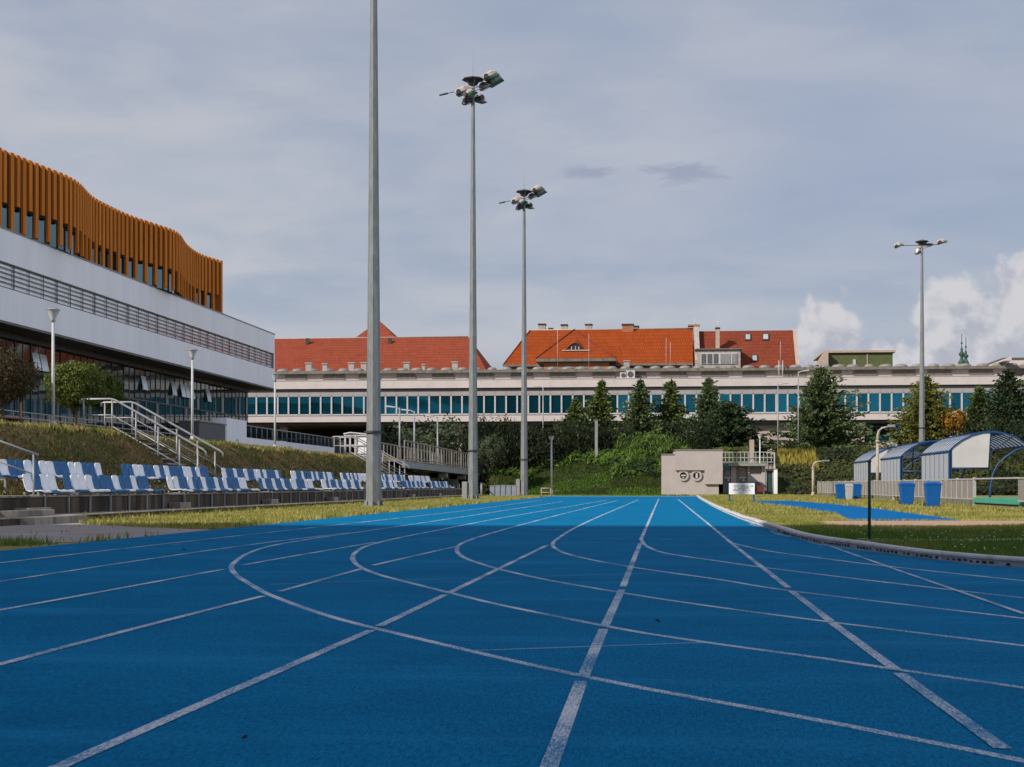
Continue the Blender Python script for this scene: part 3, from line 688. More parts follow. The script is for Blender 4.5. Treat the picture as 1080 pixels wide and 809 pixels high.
def mast(loc, label, h=21.4, kind=0, box=None, ringz=2.6, r0=.30, seed=0):
    x, y, z0 = loc
    t = thing('floodlight_mast', label, 'floodlight mast', loc, 'floodlight masts round the track')
    mb = MB(); zs = [0, .35, ringz, h * .5, h]; rs = [r0, r0, r0 * .93, r0 * .66, r0 * .34]
    for i in range(4): mb.tube((x, y, z0 + zs[i]), (x, y, z0 + zs[i + 1]), rs[i], rs[i + 1], 8, False, .061)
    mb.build('pole', M['mast'], t)
    mb = MB(); mb.tube((x, y, z0 + ringz - .035), (x, y, z0 + ringz + .035), r0 * 1.22, n=8, smooth=False, ph=.061); mb.build('collar', M['dark'], t)
    mb = MB(); mb.tube((x, y, z0 + h * .435), (x, y, z0 + h * .435 + .12), r0 * .70, n=8, smooth=False, ph=.061); mb.build('joint_band', M['mast'], t)
    mb = MB(); mb.tube((x, y, z0 - .05), (x, y, z0 + .05), r0 * 1.35, n=8, smooth=False)
    for k in range(8):
        a = 2 * PI * k / 8; mb.box(x + r0 * 1.1 * math.cos(a) - .025, x + r0 * 1.1 * math.cos(a) + .025, y + r0 * 1.1 * math.sin(a) - .025, y + r0 * 1.1 * math.sin(a) + .025, z0 + .05, z0 + .22)
    mb.build('base_plate', M['galv'], t)
    if box:
        mb = MB(); mb.box(x - r0 - .30, x - r0 - .02, y - .2, y + .15, z0 - .02, z0 + box); bevel(mb.build('service_box', M['galv'], t), .02)
    T = z0 + h
    mb = MB(); mb.lathe((x, y, T - .02), [(.24, 0), (.32, .2), (.60, .26), (.56, .32), (.12, .44)], 8, False); mb.build('platform', M['dark'], t)
    mb = MB()
    for k in range(5): mb.tube((x, y, T - .1 - .02 * k), (x + .42 * math.cos(k * 1.26), y + .42 * math.sin(k * 1.26), T + .2), .025, n=5)
    mb.tube((x - .45, y - .1, T - .25), (x + .95, y - .05, T - .05), .03, n=5); mb.tube((x + .1, y, T - .32), (x + .8, y - .1, T - .12), .03, n=5)
    mb.build('bracket', M['galv'], t)
    mb = MB(); mb.tube((x, y, T + .4), (x, y, T + (1.9 if kind == 0 else .6)), .010, n=4); mb.build('lightning_rod', M['galv'], t)
    if kind == 0: L = [((x + .95, y - .15, T + .38), .42, .8, .1), ((x + 1.12, y + .25, T + .18), .46, .85, -.15), ((x - .5, y - .25, T - .42), .42, .82, .1), ((x - .25, y + .2, T - .82), .35, .6, .5), ((x + .35, y + .3, T - .72), -.05, .5, .8), ((x + .6, y + .45, T + .02), .5, .6, .3), ((x - .1, y - .35, T - .58), .6, .5, -.5)]
    else: L = [((x - 2.0, y - .1, T - .05), .42, .75, 0), ((x + 1.65, y - .1, T + .2), .25, .8, 0), ((x - .25, y + .2, T - .5), 1.2, .6, .3)]
    for c, a, l, yw in L:
        mb = MB(); mg = MB(); md = MB(); lamp_body(mb, mg, md, c, a, l, yw)
        f = mb.build('floodlight', M['housing'], t); mg.build('glass', M['teal'], f); md.build('ballast', M['dark'], f)
    mb = MB()
    if kind == 0:
        mb.tube((x - .6, y, T - .28), (x - 1.75, y - .05, T - .52), .022, n=5); mb.tube((x - 1.35, y - .03, T - .44), (x - 1.8, y - .05, T - .53), .05, n=6)
    else:
        mb.tube((x - 1.7, y, T - .05), (x + 1.4, y, T + .0), .03, n=5); mb.box(x - .3, x + .9, y - .1, y + .1, T - .06, T + .1)
    mb.build('arm', M['dark'], t)
    return t
mast((-9.88, 50.1, 0), 'thick steel mast in front of the seats, its top out of the picture', r0=.272, box=None)
mast((-9.90, 77.3, 0), 'tall floodlight mast with grey box at its foot, past the last seats', r0=.265, box=.95, h=22.0)
mast((-9.68, 104.2, 0), 'floodlight mast standing in front of the grassy mound, right of the grey panels', r0=.265, box=1.2)
mast((22.3, 129.0, 3.1), 'floodlight mast with two heads behind the blue shelters', h=18.3, kind=1, r0=.28)

# ------------------------------------------------------------------ lamps
def lantern(loc, h, label, r=.055):
    x, y, z = loc
    t = thing('street_lamp', label, 'street lamp', loc, 'slim park lamps')
    mb = MB(); mb.tube((x, y, z - .05), (x, y, z + h - .42), r, r * .8, 10); mb.tube((x, y, z - .05), (x, y, z + .4), r * 1.5, r * 1.4, 10); mb.build('pole', M['lampw'], t)
    mb = MB(); mb.lathe((x, y, z + h - .42), [(.07, 0), (.075, .1), (.19, .34), (.20, .36)], 14); mb.build('lamp_head', M['lampw'], t)
    mb = MB(); mb.lathe((x, y, z + h - .058), [(.215, 0), (.215, .02), (.13, .06), (.02, .075)], 14); mb.build('cap', M['galv'], t)
lantern((-19, 44.5, 2.36), 3.95, 'pale lamp post left of the round green tree')
lantern((-19, 58.3, 2.36), 3.95, 'pale lamp post at the foot of the glass front beside the dark box')
lantern((-19, 71.2, 2.36), 3.95, 'pale lamp post just past the corner of the white block')
p = onZ(581.5, 519.0); p = onY(581.5, 523, 106)
lantern((p.x, 106, 0), onY(581.5, 460, 106).z, 'lone white lamp post at the far end of the track before the mound', .08)
p = onY(801.5, 515, 116.2)
lantern((p.x, 116.2, .2), onY(801.5, 458, 116.2).z - .2, 'lamp post in front of the pink wall beside the kiosk', .06)

def flatlamp(px, ptop, pbase, Y, label, side=-1, z0=None):
    b = onY(px, pbase, Y); tp = onY(px, ptop, Y); zb2 = hz(b.x, Y) if z0 is None else z0
    t = thing('street_lamp', label, 'street lamp', (b.x, Y, zb2), 'thin lamps with flat heads')
    mb = MB(); mb.tube((b.x, Y, zb2 - .1), (b.x, Y, tp.z), .065, .05, 8); mb.build('pole', M['rail'], t)
    mb = MB(); mb.path([(b.x, Y, tp.z - .15), (b.x + side * .15, Y, tp.z), (b.x + side * .4, Y, tp.z + .05)], .035, 6); mb.build('arm', M['lampw'], t)
    mb = MB(); mb.obox((b.x + side * .58, Y, tp.z + .06), (.62, .28, .09), Matrix.Rotation(side * -.12, 3, 'Y')); bevel(mb.build('lamp_head', M['lampw'], t), .03)
flatlamp(421.5, 430, 484, 95, 'thin lamp with flat head near the upper end of the footbridge', -1, 2.0)
flatlamp(437, 433.5, 482, 98, 'thin flat headed lamp rising out of the footbridge railing', -1, 2.0)
flatlamp(461.5, 439.5, 484, 108, 'smallest flat headed lamp behind the middle of the footbridge', -1, .5)
flatlamp(572.8, 408, 466, 128, 'thin white pole in front of the strip windows and yews', -1)
flatlamp(820.5, 405, 489, 125, 'thin white mast over the yellow grass, nearer the kiosk', 1)
flatlamp(842.0, 392, 488, 124.4, 'taller thin white mast left of the big round spruce', 1)
b = onY(629, 487, 121.5); z0 = hz(b.x, 121.5)
t = thing('marker_post', 'short square grey post on top of the juniper mound', 'post', (b.x, 121.5, z0))
mb = MB(); mb.box(b.x - .12, b.x + .12, 121.42, 121.58, z0 - .1, onY(629, 443, 121.5).z); bevel(mb.build('post', M['galv'], t), .02)
mb = MB(); mb.box(b.x - .16, b.x + .16, 121.36, 121.64, onY(629, 443, 121.5).z, onY(629, 442, 121.5).z); mb.build('cap', M['boxg'], t)
# ------------------------------------------------------------------ left building
XF = -41.6
zt = onX(289, 352.7, XF).z; lt = onX(287.8, 372.6, XF).z; lb = onX(287.8, 388.7, XF).z; zb = onX(287.8, 409.3, XF).z
YE = onX(289.8, 380, XF).y; YN = 30.0; XBK = -66.0
hall = thing('sports_hall', 'large white building with wavy orange timber fins on its top floor', 'building', (XF, 95, 2.3))
mb = MB(); mb.box(XBK, XF, YN, YE, lt, zt); mb.box(XBK, XF, YN, YE, zb, lb); mb.box(XBK, XF - .25, YN + .02, YE - .02, lb - .01, lt + .01); mb.box(XF - .26, XF, YE - .35, YE, lb, lt)
mb.build('wall', M['render_white'], hall)
mb = MB(); mb.box(XBK - .05, XF + .06, YN - .05, YE + .06, zt + .003, zt + .09); mb.build('parapet_cap', M['mullp'], hall)
mb = MB()
y = YN + .2; rr = random.Random(3)
while y < YE - 1:
    a = rr.uniform(-.004, .004); mb.add([(XF - .2 + a, y, lb), (XF - .2 - a, y + 1.14, lb), (XF - .2 - a + rr.uniform(-.004, .004), y + 1.14, lt), (XF - .2 + a, y, lt)], [(0, 1, 2, 3)]); y += 1.16
mb.build('louvre_glazing', M['glassp'], hall)
mb = MB()
for k in range(6):
    z = lb + .06 + (lt - lb - .12) * k / 5; mb.box(XF - .10, XF - .06, YN, YE - .36, z - .028, z + .028)
y = YN; i = 0
while y < YE - .4:
    w = .06 if i % 3 == 0 else .025; mb.box(XF - .14, XF - .105, y - w, y + w, lb + .002, lt - .002); y += 2.28; i += 1
mb.build('louvre_grid', M['mull'], hall)
# recessed glass front
XG = -44.0; GE = onX(261, 440, XG).y
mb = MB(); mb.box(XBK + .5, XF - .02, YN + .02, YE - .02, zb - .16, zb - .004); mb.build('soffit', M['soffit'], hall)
mb = MB(); mb.box(XBK + .6, XG - .25, YN + .1, GE - .05, 1.5, zb - .17); mb.build('inner_wall', M['wooddark'], hall)
mb = MB(); y = YN + .1; rr = random.Random(8); levels = [1.6, 5.0, 8.0, zb - .17]; ops = []
while y < GE - .2:
    y2 = min(y + 1.28, GE)
    for k in range(3):
        z0, z1 = levels[k], levels[k + 1]; a = rr.uniform(-.008, .008); b = rr.uniform(-.008, .008)
        if k == 2 and rr.random() < .2 and 60 < y < 145:
            ops.append((y, y2, z0 + .9, z0 + 2.1)); 
        mb.add([(XG + a, y, z0), (XG - a, y2, z0), (XG - a + b, y2, z1), (XG + a + b, y, z1)], [(0, 1, 2, 3)])
    y = y2
mb.build('glazing', M['glassd'], hall)
for y, y2, z0, z1 in ops[:16]:
    m2 = MB(); m2.slab([(XG + .30, y + .08, z0), (XG + .30, y2 - .08, z0), (XG + .06, y2 - .08, z1), (XG + .06, y + .08, z1)], (1, 0, .3), .04)
    m2.build('open_window', M['glassp'], hall)
mb = MB(); y = YN + .1; i = 0
while y <= GE: mb.box(XG - .05, XG + (.035 if i % 2 else .06), y - .03, y + .03, 1.6, zb - .17); y += 1.28; i += 1
for z in levels[1:3]: mb.box(XG - .05, XG + .07, YN + .1, GE, z - .06, z + .06)
mb.box(XG - .1, XG + .2, YN, GE, zb - .55, zb - .165)
mb.build('mullion', M['mull'], hall)
mb = MB(); mb.box(XBK + .5, XG - .01, GE, GE + .3, 1.5, zb - .165); mb.build('end_wall', M['glassd'], hall)
# wavy top floor
ZT = 22.2
W = [(0, 156), (14, 162), (28, 168), (55.6, 179), (70, 185), (83, 193), (97, 207), (117, 218), (139, 227.6), (167, 237), (180, 241.5), (189, 247), (197, 258), (211, 267.5), (233.6, 275)]
wp = [tuple(onZ(a, b, ZT)[:2]) for a, b in W]
first = wp[0]; ext = [(XF + .55 * math.sin((first[1] - y) * .33), y) for y in (YN + 6, YN + 14, YN + 22, YN + 30, YN + 38, YN + 46, YN + 54) if y < first[1] - 4]
wc = catmull(ext + wp, .25)
def wx(y):
    for a, b in zip(wc, wc[1:]):
        if a[1] <= y <= b[1]: return a[0] + (b[0] - a[0]) * (y - a[1]) / max(1e-6, b[1] - a[1])
    return wc[-1][0] if y > wc[-1][1] else wc[0][0]
yend = wp[-1][1]
fins = MB(); y = yend - .12; i = 0
while y > YN + 7:
    x = wx(y); sl = (wx(y + .4) - wx(y - .4)) / .8
    rot = Matrix.Rotation(-math.atan(sl) , 3, 'Z')
    z0 = zt + .1 if i % 2 == 0 else zt + 1.75
    fins.obox((x, y, (z0 + ZT) / 2), (.20, .40 + .02 * math.sin(i * 5), ZT - z0), rot); y -= .76; i += 1
bevel(fins.build('timber_fins', M['wood'], hall), .02, 1)
ys = [YN + 7 + (yend - YN - 7.2) * k / 90 for k in range(91)]
def strip(mb, off, z0, z1):
    for a, b in zip(ys, ys[1:]): mb.add([(wx(a) - off, a, z0), (wx(b) - off, b, z0), (wx(b) - off, b, z1), (wx(a) - off, a, z1)], [(0, 1, 2, 3)])
mb = MB(); strip(mb, .42, zt + 1.7, ZT - .02); mb.build('backing_wall', M['wooddark'], hall)
mb = MB(); strip(mb, .5, zt + .05, zt + 1.75); mb.build('window_strip', M['glassd'], hall)
mb = MB(); mb.prism([(wx(y) - .2, y) for y in ys] + [(XBK + 1, yend - .3), (XBK + 1, YN + 7)], ZT - .16, ZT + .04); mb.build('roof', M['dark'], hall)
mb = MB(); mb.box(XBK + 1.1, wx(yend) - .14, yend - .28, yend - .02, zt + .1, ZT - .17); mb.box(XBK + 1.1, XBK + 1.5, YN + 7, yend, zt, ZT - .17); mb.build('end_screen', M['wood'], hall)
mb = MB(); mb.box(-56, -46, onX(97, 206, -46).y, onX(139, 228, -46).y, ZT + .05, onX(139, 227.5, -46).z - .1); mb.build('plant_room', M['boxg'], hall)

# low walls, rail and things between the bank and the glass front
w = thing('terrace_wall', 'low pale wall with steel rail in front of the glass facade', 'wall', (-30, 75, 2.3))
mb = MB(); mb.box(-30.3, -30, 52, 90, 2.2, 3.72); mb.build('wall', M['render_white'], w)
mb = MB()
for z in (4.22, 3.95): mb.tube((-30.1, 52, z), (-30.1, 90, z), .03, n=6)
mb.build('rail', M['rail'], w)
mb = MB()
for k in range(20): mb.tube((-30.1, 52 + 2 * k, 3.7), (-30.1, 52 + 2 * k, 4.22), .025, n=6)
mb.build('post', M['rail'], w)
w = thing('terrace_wall', 'pale ramp wall topped with a teal glass balustrade below the corner', 'wall', (-30, 118, 2.3))
yA = onX(260, 455, -30).y; yB = onX(357, 470, -30).y
mb = MB(); mb.box(-30.4, -30, yA, yB, 1.8, 4.25); mb.build('wall', M['render_white'], w)
mb = MB(); y = yA
while y < yB - .5: mb.box(-30.14, -30.11, y + .04, y + 1.46, 4.3, 5.05); y += 1.5
mb.build('glass_panel', M['glassd'], w)
mb = MB(); mb.tube((-30.1, yA, 5.12), (-30.1, yB, 5.12), .04, n=6); y = yA
while y < yB: mb.tube((-30.1, y, 4.2), (-30.1, y, 5.12), .03, n=6); y += 1.5
mb.build('handrail', M['rail'], w)
w = thing('terrace_wall', 'tall pale wall end standing behind the dark grey box', 'wall', (-30, 97, 2.3))
mb = MB(); mb.box(-30.5, -30, onX(205, 450, -30).y, onX(238.5, 450, -30).y, 2.0, onX(238, 441.5, -30).z - .35); mb.box(-31, -29.98, onX(238.8, 450, -30).y, yA - .05, 2.0, onX(238, 440.5, -30).z); mb.build('wall', M['render_white'], w)
p = onX(210, 466, -26); q = onX(238, 466, -26)
t = thing('service_box', 'dark grey box standing on the grass below the glass facade', 'box', (-26, p.y, 2.3))
mb = MB(); mb.box(-27.2, -26, p.y, q.y, 2.2, onX(224, 446.5, -26).z); bevel(mb.build('body', M['boxg'], t), .03)
mb = MB(); mb.box(-27.25, -25.95, p.y - .05, q.y + .05, onX(224, 446.5, -26).z + .003, onX(224, 446.5, -26).z + .08); mb.build('lid', M['mullp'], t)
p = onX(255.5, 468, -24)
t = thing('bollard', 'stubby beige concrete bollard with a thin steel hoop beside it', 'bollard', (-24, p.y, 2.3))
mb = MB(); mb.lathe((-24, p.y, 2.25), [(.19, 0), (.19, .62), (.16, .68), (.02, .70)], 12); mb.build('body', M['conc'], t)
mb = MB(); mb.path([(-24.3, p.y - .35 + .35 * (1 - math.cos(a)), 2.3 + .65 + .45 * math.sin(a)) if 0 <= a <= PI else (-24.3, p.y, 2.3) for a in [PI * k / 10 for k in range(11)]], .022, 6)
mb.tube((-24.3, p.y - .35, 2.2), (-24.3, p.y - .35, 2.95), .022, n=6); mb.tube((-24.3, p.y + .35, 2.2), (-24.3, p.y + .35, 2.95), .022, n=6); mb.build('hoop', M['rail'], t)
# bench by the plum tree
p = onX(15, 450, -20)
t = thing('bench', 'dark wooden bench on a block support beside the plum tree', 'bench', (-20, p.y, 2.36))
mb = MB()
for k in range(4): mb.box(-20.22 + k * .12, -20.12 + k * .12, p.y - 1.5, p.y + .35, 2.80, 2.85)
mb.build('seat', M['benchwood'], t)
mb = MB(); mb.box(-20.2, -19.78, p.y - .25, p.y + .2, 2.3, 2.795); mb.build('support', M['concd'], t)
mb = MB(); mb.box(-20.2, -19.78, p.y - 1.4, p.y - 1.0, 2.3, 2.795); mb.build('support', M['concd'], t)

# white lattice gate and bin box near the bank end
t = thing('lattice_gate', 'white steel lattice gate behind the bank, left of the nearest mast', 'gate', (-19.5, 86, 2.3))
Yg = 88.0
a = onY(364, 484, Yg); b = onY(388, 484, Yg); top = onY(370, 458.5, Yg).z; zl = 2.15
mb = MB()
for k in range(4):
    x = a.x + (b.x - a.x) * (0, .22, .45, 1)[k]; mb.box(x - .05, x + .05, Yg - .05, Yg + .05, zl - .3, top)
for f in (.0, .33, .62, .97): z = zl + (top - zl) * f; mb.box(a.x + .05, b.x - .05, Yg - .03, Yg + .03, z - .04, z + .04)
mb.build('frame', M['steelwhite'], t)
mb = MB(); x0 = a.x + (b.x - a.x) * .47; mb.box(x0, b.x - .06, Yg + .05, Yg + .09, zl, top - .1); mb.build('panel', M['render_white'], t)
mb = MB(); mb.path([(a.x - .1, Yg, top + .04), (a.x + .3, Yg, top + .12), (b.x, Yg, top + .02), (b.x + .8, Yg, top - .3)], .05, 6); mb.build('top_rail', M['steelwhite'], t)
t = thing('service_box', 'small dark cabinet at the foot of the white lattice gate', 'box', (-20.5, 89, 2.3))
p = onY(353, 478, 90); q = onY(362, 478, 90)
mb = MB(); mb.box(p.x, q.x, 90, 91, 1.8, onY(355, 465.5, 90).z); bevel(mb.build('body', M['boxg'], t), .03)
mb = MB(); mb.box(p.x - .04, q.x + .04, 89.95, 91.05, onY(355, 465.5, 90).z + .002, onY(355, 465.5, 90).z + .06); mb.build('lid', M['dark'], t)

# footbridge
t = thing('footbridge', 'grey footbridge with vertical bar railing leading off the grass bank', 'footbridge', (-15.5, 98, 0))
A = Vector((-15.2, 86.4)); B = Vector((-14.75, 113.0)); zA, zB2 = 2.30, 2.06
def bp(s, off=0): p = A.lerp(B, s); return Vector((p.x + off, p.y, zA + (zB2 - zA) * s))
mb = MB(); n = Vector((0, 0, 1))
mb.slab([bp(0, -2.2), bp(0, .0), bp(1, .0), bp(1, -2.2)][::-1], (0, 0, 1), .12); mb.build('deck', M['conc'], t)
mb = MB()
for off in (-.05, -2.1): mb.slab([bp(0, off) + Vector((.08, 0, -.125)), bp(1, off) + Vector((.08, 0, -.125)), bp(1, off) + Vector((-.08, 0, -.125)), bp(0, off) + Vector((-.08, 0, -.125))], (0, 0, 1), .36)
mb.build('girder', M['galv'], t)
for off in (.02, -2.15):
    mb = MB(); nb = 24
    mb.tube(bp(0, off) + Vector((0, 0, 1.12)), bp(1, off) + Vector((0, 0, 1.12)), .045, n=6); mb.tube(bp(0, off) + Vector((0, 0, .12)), bp(1, off) + Vector((0, 0, .12)), .03, n=6)
    for k in range(nb + 1):
        b = bp(k / nb, off); w2 = .04 if k % 4 == 0 else .02; mb.box(b.x - w2, b.x + w2, b.y - w2, b.y + w2, b.z - .1, b.z + 1.12)
    mb.build('railing', M['fence'], t)
for s in (.62, .95):
    b = bp(s, -1.0); mb = MB(); mb.box(b.x - .3, b.x + .3, b.y - .3, b.y + .3, -.05, b.z - .5); mb.box(b.x - .9, b.x + .9, b.y - .3, b.y + .3, b.z - .85, b.z - .49); mb.build('support', M['conc'], t)

# ------------------------------------------------------------------ long building across the end
YB = 170.0
zz = lambda py, px=640, Y=YB: onY(px, py, Y).z
EA = zz(391.2); AT = zz(399.6); FB = zz(408.3); WT = zz(415.9); WB_ = zz(436.0); SB = zz(443.9)
XL, XR = -53.0, 74.0
lng = thing('campus_building', 'long pale pink building with a teal ribbon of strip windows across the end', 'building', (0, YB, 3))
mb = MB(); mb.box(XL, XR, YB - .45, YB + 16, AT - .02, AT + .04); mb.box(XL, XR, YB - .4, YB + 16, FB, AT - .022); mb.build('fascia', M['render_pink'], lng)
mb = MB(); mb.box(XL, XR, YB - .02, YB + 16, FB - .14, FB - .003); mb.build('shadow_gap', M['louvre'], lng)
mb = MB(); mb.box(XL, XR, YB, YB + 16, WT, FB - .142); mb.build('panel_strip', M['panelstrip'], lng)
mb = MB(); mb.box(XL, XR, YB - .02, YB + 16, SB, WB_); mb.box(XL, XR, YB + .3, YB + 15, WB_ - .01, WT + .01); mb.build('wall', M['render_pink'], lng)
mb = MB(); mb.box(XL, XR, YB - .10, YB - .025, WB_ - .10, WB_ + .005); mb.build('sill', M['frame'], lng)
PX = onY(700, 420, YB).x - onY(688.1, 420, YB).x
x = XL + .2; mull = MB(); i = 0; seams = MB()
while x < XR - PX:
    a = R.uniform(-.006, .006); b = R.uniform(-.01, .004)
    g = MB(); g.add([(x + .09, YB + .16 + a, WB_ + .06), (x + PX - .09, YB + .16 - a, WB_ + .06), (x + PX - .09, YB + .16 - a + b, WT - .06), (x + .09, YB + .16 + a + b, WT - .06)], [(0, 1, 2, 3)])
    if i < 99: g.build('window', M['glass'], lng)
    mull.box(x - .09, x + .09, YB + .02, YB + .24, WB_, WT); seams.box(x - .02, x + .02, YB - .012, YB + .02, WT, FB - .15)
    x += PX; i += 1
mull.box(XL, XR, YB + .02, YB + .24, WB_, WB_ + .06); mull.box(XL, XR, YB + .02, YB + .24, WT - .06, WT)
seams.box(XL, XR, YB - .007, YB + .01, FB - .32, FB - .2); mull.build('window_frame', M['frame'], lng); seams.build('panel_joint', M['mullp'], lng)
mb = MB(); mb.box(XL, XR, YB + 1.5, YB + 16, AT, EA); mb.build('attic_wall', M['attic'], lng)
x = XL + 1
rr = random.Random(2)
while x < XR - 4:
    w = rr.choice([2.2, 2.6, 2.6, 3.0]); mb = MB(); mb.box(x, x + w, YB + 1.38, YB + 1.49, AT + .12, EA - .16); mb.build('attic_louvre', M['louvre'], lng); x += w + rr.choice([1.4, 1.7, 2.0])
mb = MB(); mb.box(XL, XR, YB + .9, YB + 16.2, EA + .003, EA + .32); mb.build('roof_edge', M['rooflip'], lng)
x = XL + 1; k = 0
while x < XR - 3 and k < 74:
    mb = MB(); w = rr.uniform(.55, .78); mb.lathe((x, YB + 2.1, EA + .3), [(w, 0), (w, .16), (w * .75, .34), (.05, .42)], 10); mb.build('skylight_dome', M['dome'], lng); x += rr.uniform(1.55, 1.95); k += 1
for px, s in ((326, 1.0), (343, .8), (371, .95), (384, .95), (429, .95), (480, .95), (447, .5), (661, .9)):
    p = onY(px, 385, YB + 4); mb = MB(); mb.box(p.x - .35 * s, p.x + .35 * s, YB + 3.7, YB + 4.3, EA + .25, EA + .9 + .55 * s); mb.box(p.x - .45 * s, p.x + .45 * s, YB + 3.6, YB + 4.4, EA + .9 + .55 * s, EA + 1.02 + .55 * s); mb.build('roof_vent', M['attic'], lng)
for px, s in ((657.5, .62), (665.0, .82)):
    p = onY(px, 398, YB + .6); u = MB(); u.box(p.x - .62 * s, p.x + .62 * s, YB + .3, YB + .8, AT + .05, AT + .05 + 1.15 * s); o = u.build('air_conditioner', M['steelwhite'], lng)
    f = MB(); c = Vector((p.x, YB + .29, AT + .05 + .58 * s)); f.tube(c, c + Vector((0, -.04, 0)), .42 * s, n=14); f.build('fan', M['mull'], o)
for px in (821.5, 825.5):
    p = onY(px, 386, YB + .3); mb = MB(); mb.tube((p.x, YB + .3, AT), (p.x, YB + .3, onY(px, 380, YB).z), .05, n=6); mb.build('roof_ladder_rail', M['frame'], lng)
for px, top in ((588, 345), (621, 352), (702.5, 356), (707, 361), (823, 360)):
    p = onY(px, 390, YB + 3); mb = MB(); mb.tube((p.x, YB + 3, EA + .3), (p.x, YB + 3, onY(px, top, YB + 3).z), .022, n=5); mb.build('lightning_rod', M['frame'], lng)
# ground floor: undercroft, recessed windows, blank wall, window bay
xa = onY(499, 450, 173).x; xb = onY(655, 450, 173).x; xc = onY(912, 450, 171).x; xd = onY(953, 450, 171).x
mb = MB(); mb.box(XL, xa - 1, YB + 13, YB + 13.5, 1.5, SB - .02); mb.build('undercroft_wall', M['wooddark'], lng)
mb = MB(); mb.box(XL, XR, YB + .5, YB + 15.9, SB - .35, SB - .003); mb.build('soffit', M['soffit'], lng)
for px in (299, 392, 484):
    p = onY(px, 450, 171.5); mb = MB(); mb.box(p.x - .42, p.x + .42, 171.2, 172.1, 1.5, SB - .355); mb.build('column', M['render_wall'], lng)
mb = MB(); mb.box(xa - .5, xb, 173.6, 180, 1.5, SB - .355); mb.build('inner_wall', M['wooddark'], lng)
x = xa; mu = MB()
while x < xb - 1.2:
    for z0, z1 in ((SB - 1.75, SB - .45), (SB - 4.4, SB - 1.95)):
        g = MB(); a = R.uniform(-.01, .01); g.add([(x + .12, 173.4 + a, z0), (x + 1.25, 173.4 - a, z0), (x + 1.25, 173.4, z1), (x + .12, 173.4, z1)], [(0, 1, 2, 3)]); g.build('lower_window', M['glassd'], lng)
    mu.box(x - .1, x + .12, 173.1, 173.58, 1.5, SB - .355); x += 1.37
mu.box(xa, xb, 173.2, 173.5, SB - 1.94, SB - 1.76)
mu.build('lower_frame', M['render_wall'], lng)
mb = MB(); mb.box(xb, xc, 171.2, 184, 1.5, SB - .355); mb.box(xd, XR, 171.2, 184, 1.5, SB - .355); mb.box(xc, xd, 171.2, 184, 1.5, onY(930, 466, 171).z); mb.box(xc, xd, 172, 184, onY(930, 466, 171).z, SB - .355)
mb.build('lower_wall', M['render_wall'], lng)
zs = [onY(930, 466, 171).z, onY(930, 449.5, 171).z, SB - .36]; mu = MB()
for i in range(3):
    x0 = xc + (xd - xc) * i / 3; x1 = xc + (xd - xc) * (i + 1) / 3
    for j in range(2):
        g = MB(); g.add([(x0 + .1, 171.75, zs[j] + .06), (x1 - .1, 171.75, zs[j] + .06), (x1 - .1, 171.75, zs[j + 1] - .06), (x0 + .1, 171.75, zs[j + 1] - .06)], [(0, 1, 2, 3)]); g.build('bay_window', M['glass'], lng)
    mu.box(x0 - .07, x0 + .07, 171.5, 171.9, zs[0], zs[2])
mu.box(xc, xd, 171.5, 171.9, zs[1] - .06, zs[1] + .06); mu.build('bay_frame', M['louvre'], lng)
p = onY(793, 480, 160); q = onY(831, 480, 160); zt2 = onY(800, 466, 160).z
mb = MB(); mb.box(p.x, p.x + .25, 160, 160.25, 3, zt2); mb.box(q.x - .25, q.x, 160, 160.25, 4.2, zt2); mb.box(p.x, q.x, 160, 160.25, zt2, zt2 + .2); mb.build('porch_frame', M['dark'], lng)
# stair-head at right end of roof
p = onY(1058.5, 385, 172); mb = MB(); mb.box(p.x, XR, 172.2, 182, EA + .33, onY(1060, 378.2, 172).z); mb.build('penthouse', M['render_pink'], lng)
mb = MB(); mb.box(p.x - .1, XR, 172.0, 182.1, onY(1060, 378.2, 172).z + .003, onY(1060, 377.2, 172).z); mb.build('penthouse_roof', M['rooflip'], lng)
z0 = onY(1060, 393.8, 172).z; z1 = onY(1060, 386.8, 172).z
x = p.x + .5
while x < XR - 2:
    g = MB(); g.box(x, x + 1.25, 172.1, 172.19, max(z0, EA + .4), z1); g.build('penthouse_window', M['glass'], lng); x += 1.4
mb = MB(); mb.slab([onY(1050, 383.5, 173), onY(1058.4, 379.2, 173), onY(1058.4, 383.5, 173)], (0, -1, 0), -4); mb.build('penthouse_slope', M['render_pink'], lng)

# ------------------------------------------------------------------ tiled roofs behind
def wallbox(root, x0, x1, y0, y1, z1, m, name='wall'):
    mb = MB(); mb.box(x0, x1, y0, y1, -.5, z1); return mb.build(name, m, root)
# A: brick red hip roof at the left
ra = thing('red_roof_house', 'house with plain brick red roof behind the corner of the white block', 'house', (-40, 216, 0))
rY, eY = 222, 211
r0 = onY(230, 353.5, rY); r1 = onY(494, 355.5, rY); e0 = onY(230, 400, eY); e1 = onY(514.5, 393, eY); r0.z = r1.z; e0.z = e1.z
mb = MB(); k1 = Vector((e1.x, rY + 11, e1.z)); k0 = Vector((e0.x, rY + 11, e1.z)); h1 = onY(502.5, 366, 218)
mb.add([e0, e1, r1, r0, k1, k0], [(0, 1, 2, 3), (1, 4, 2), (4, 5, 3, 2)]); mb.build('roof', M['tile_red'], ra)
wallbox(ra, e0.x + .4, e1.x - .4, eY + .5, rY + 10.5, e1.z - .1, M['orange_wall'])
mb = MB(); mb.tube(r0 + Vector((0, 0, .05)), r1 + Vector((0, 0, .05)), .10, n=6); mb.build('ridge', M['ridge'], ra)
for px in (325.5, 412): p = onY(px, 358, 221); q = MB(); q.obox((p.x, 220.3, p.z - .35), (.5, .5, .9)); q.build('roof_hatch', M['dark'], ra)
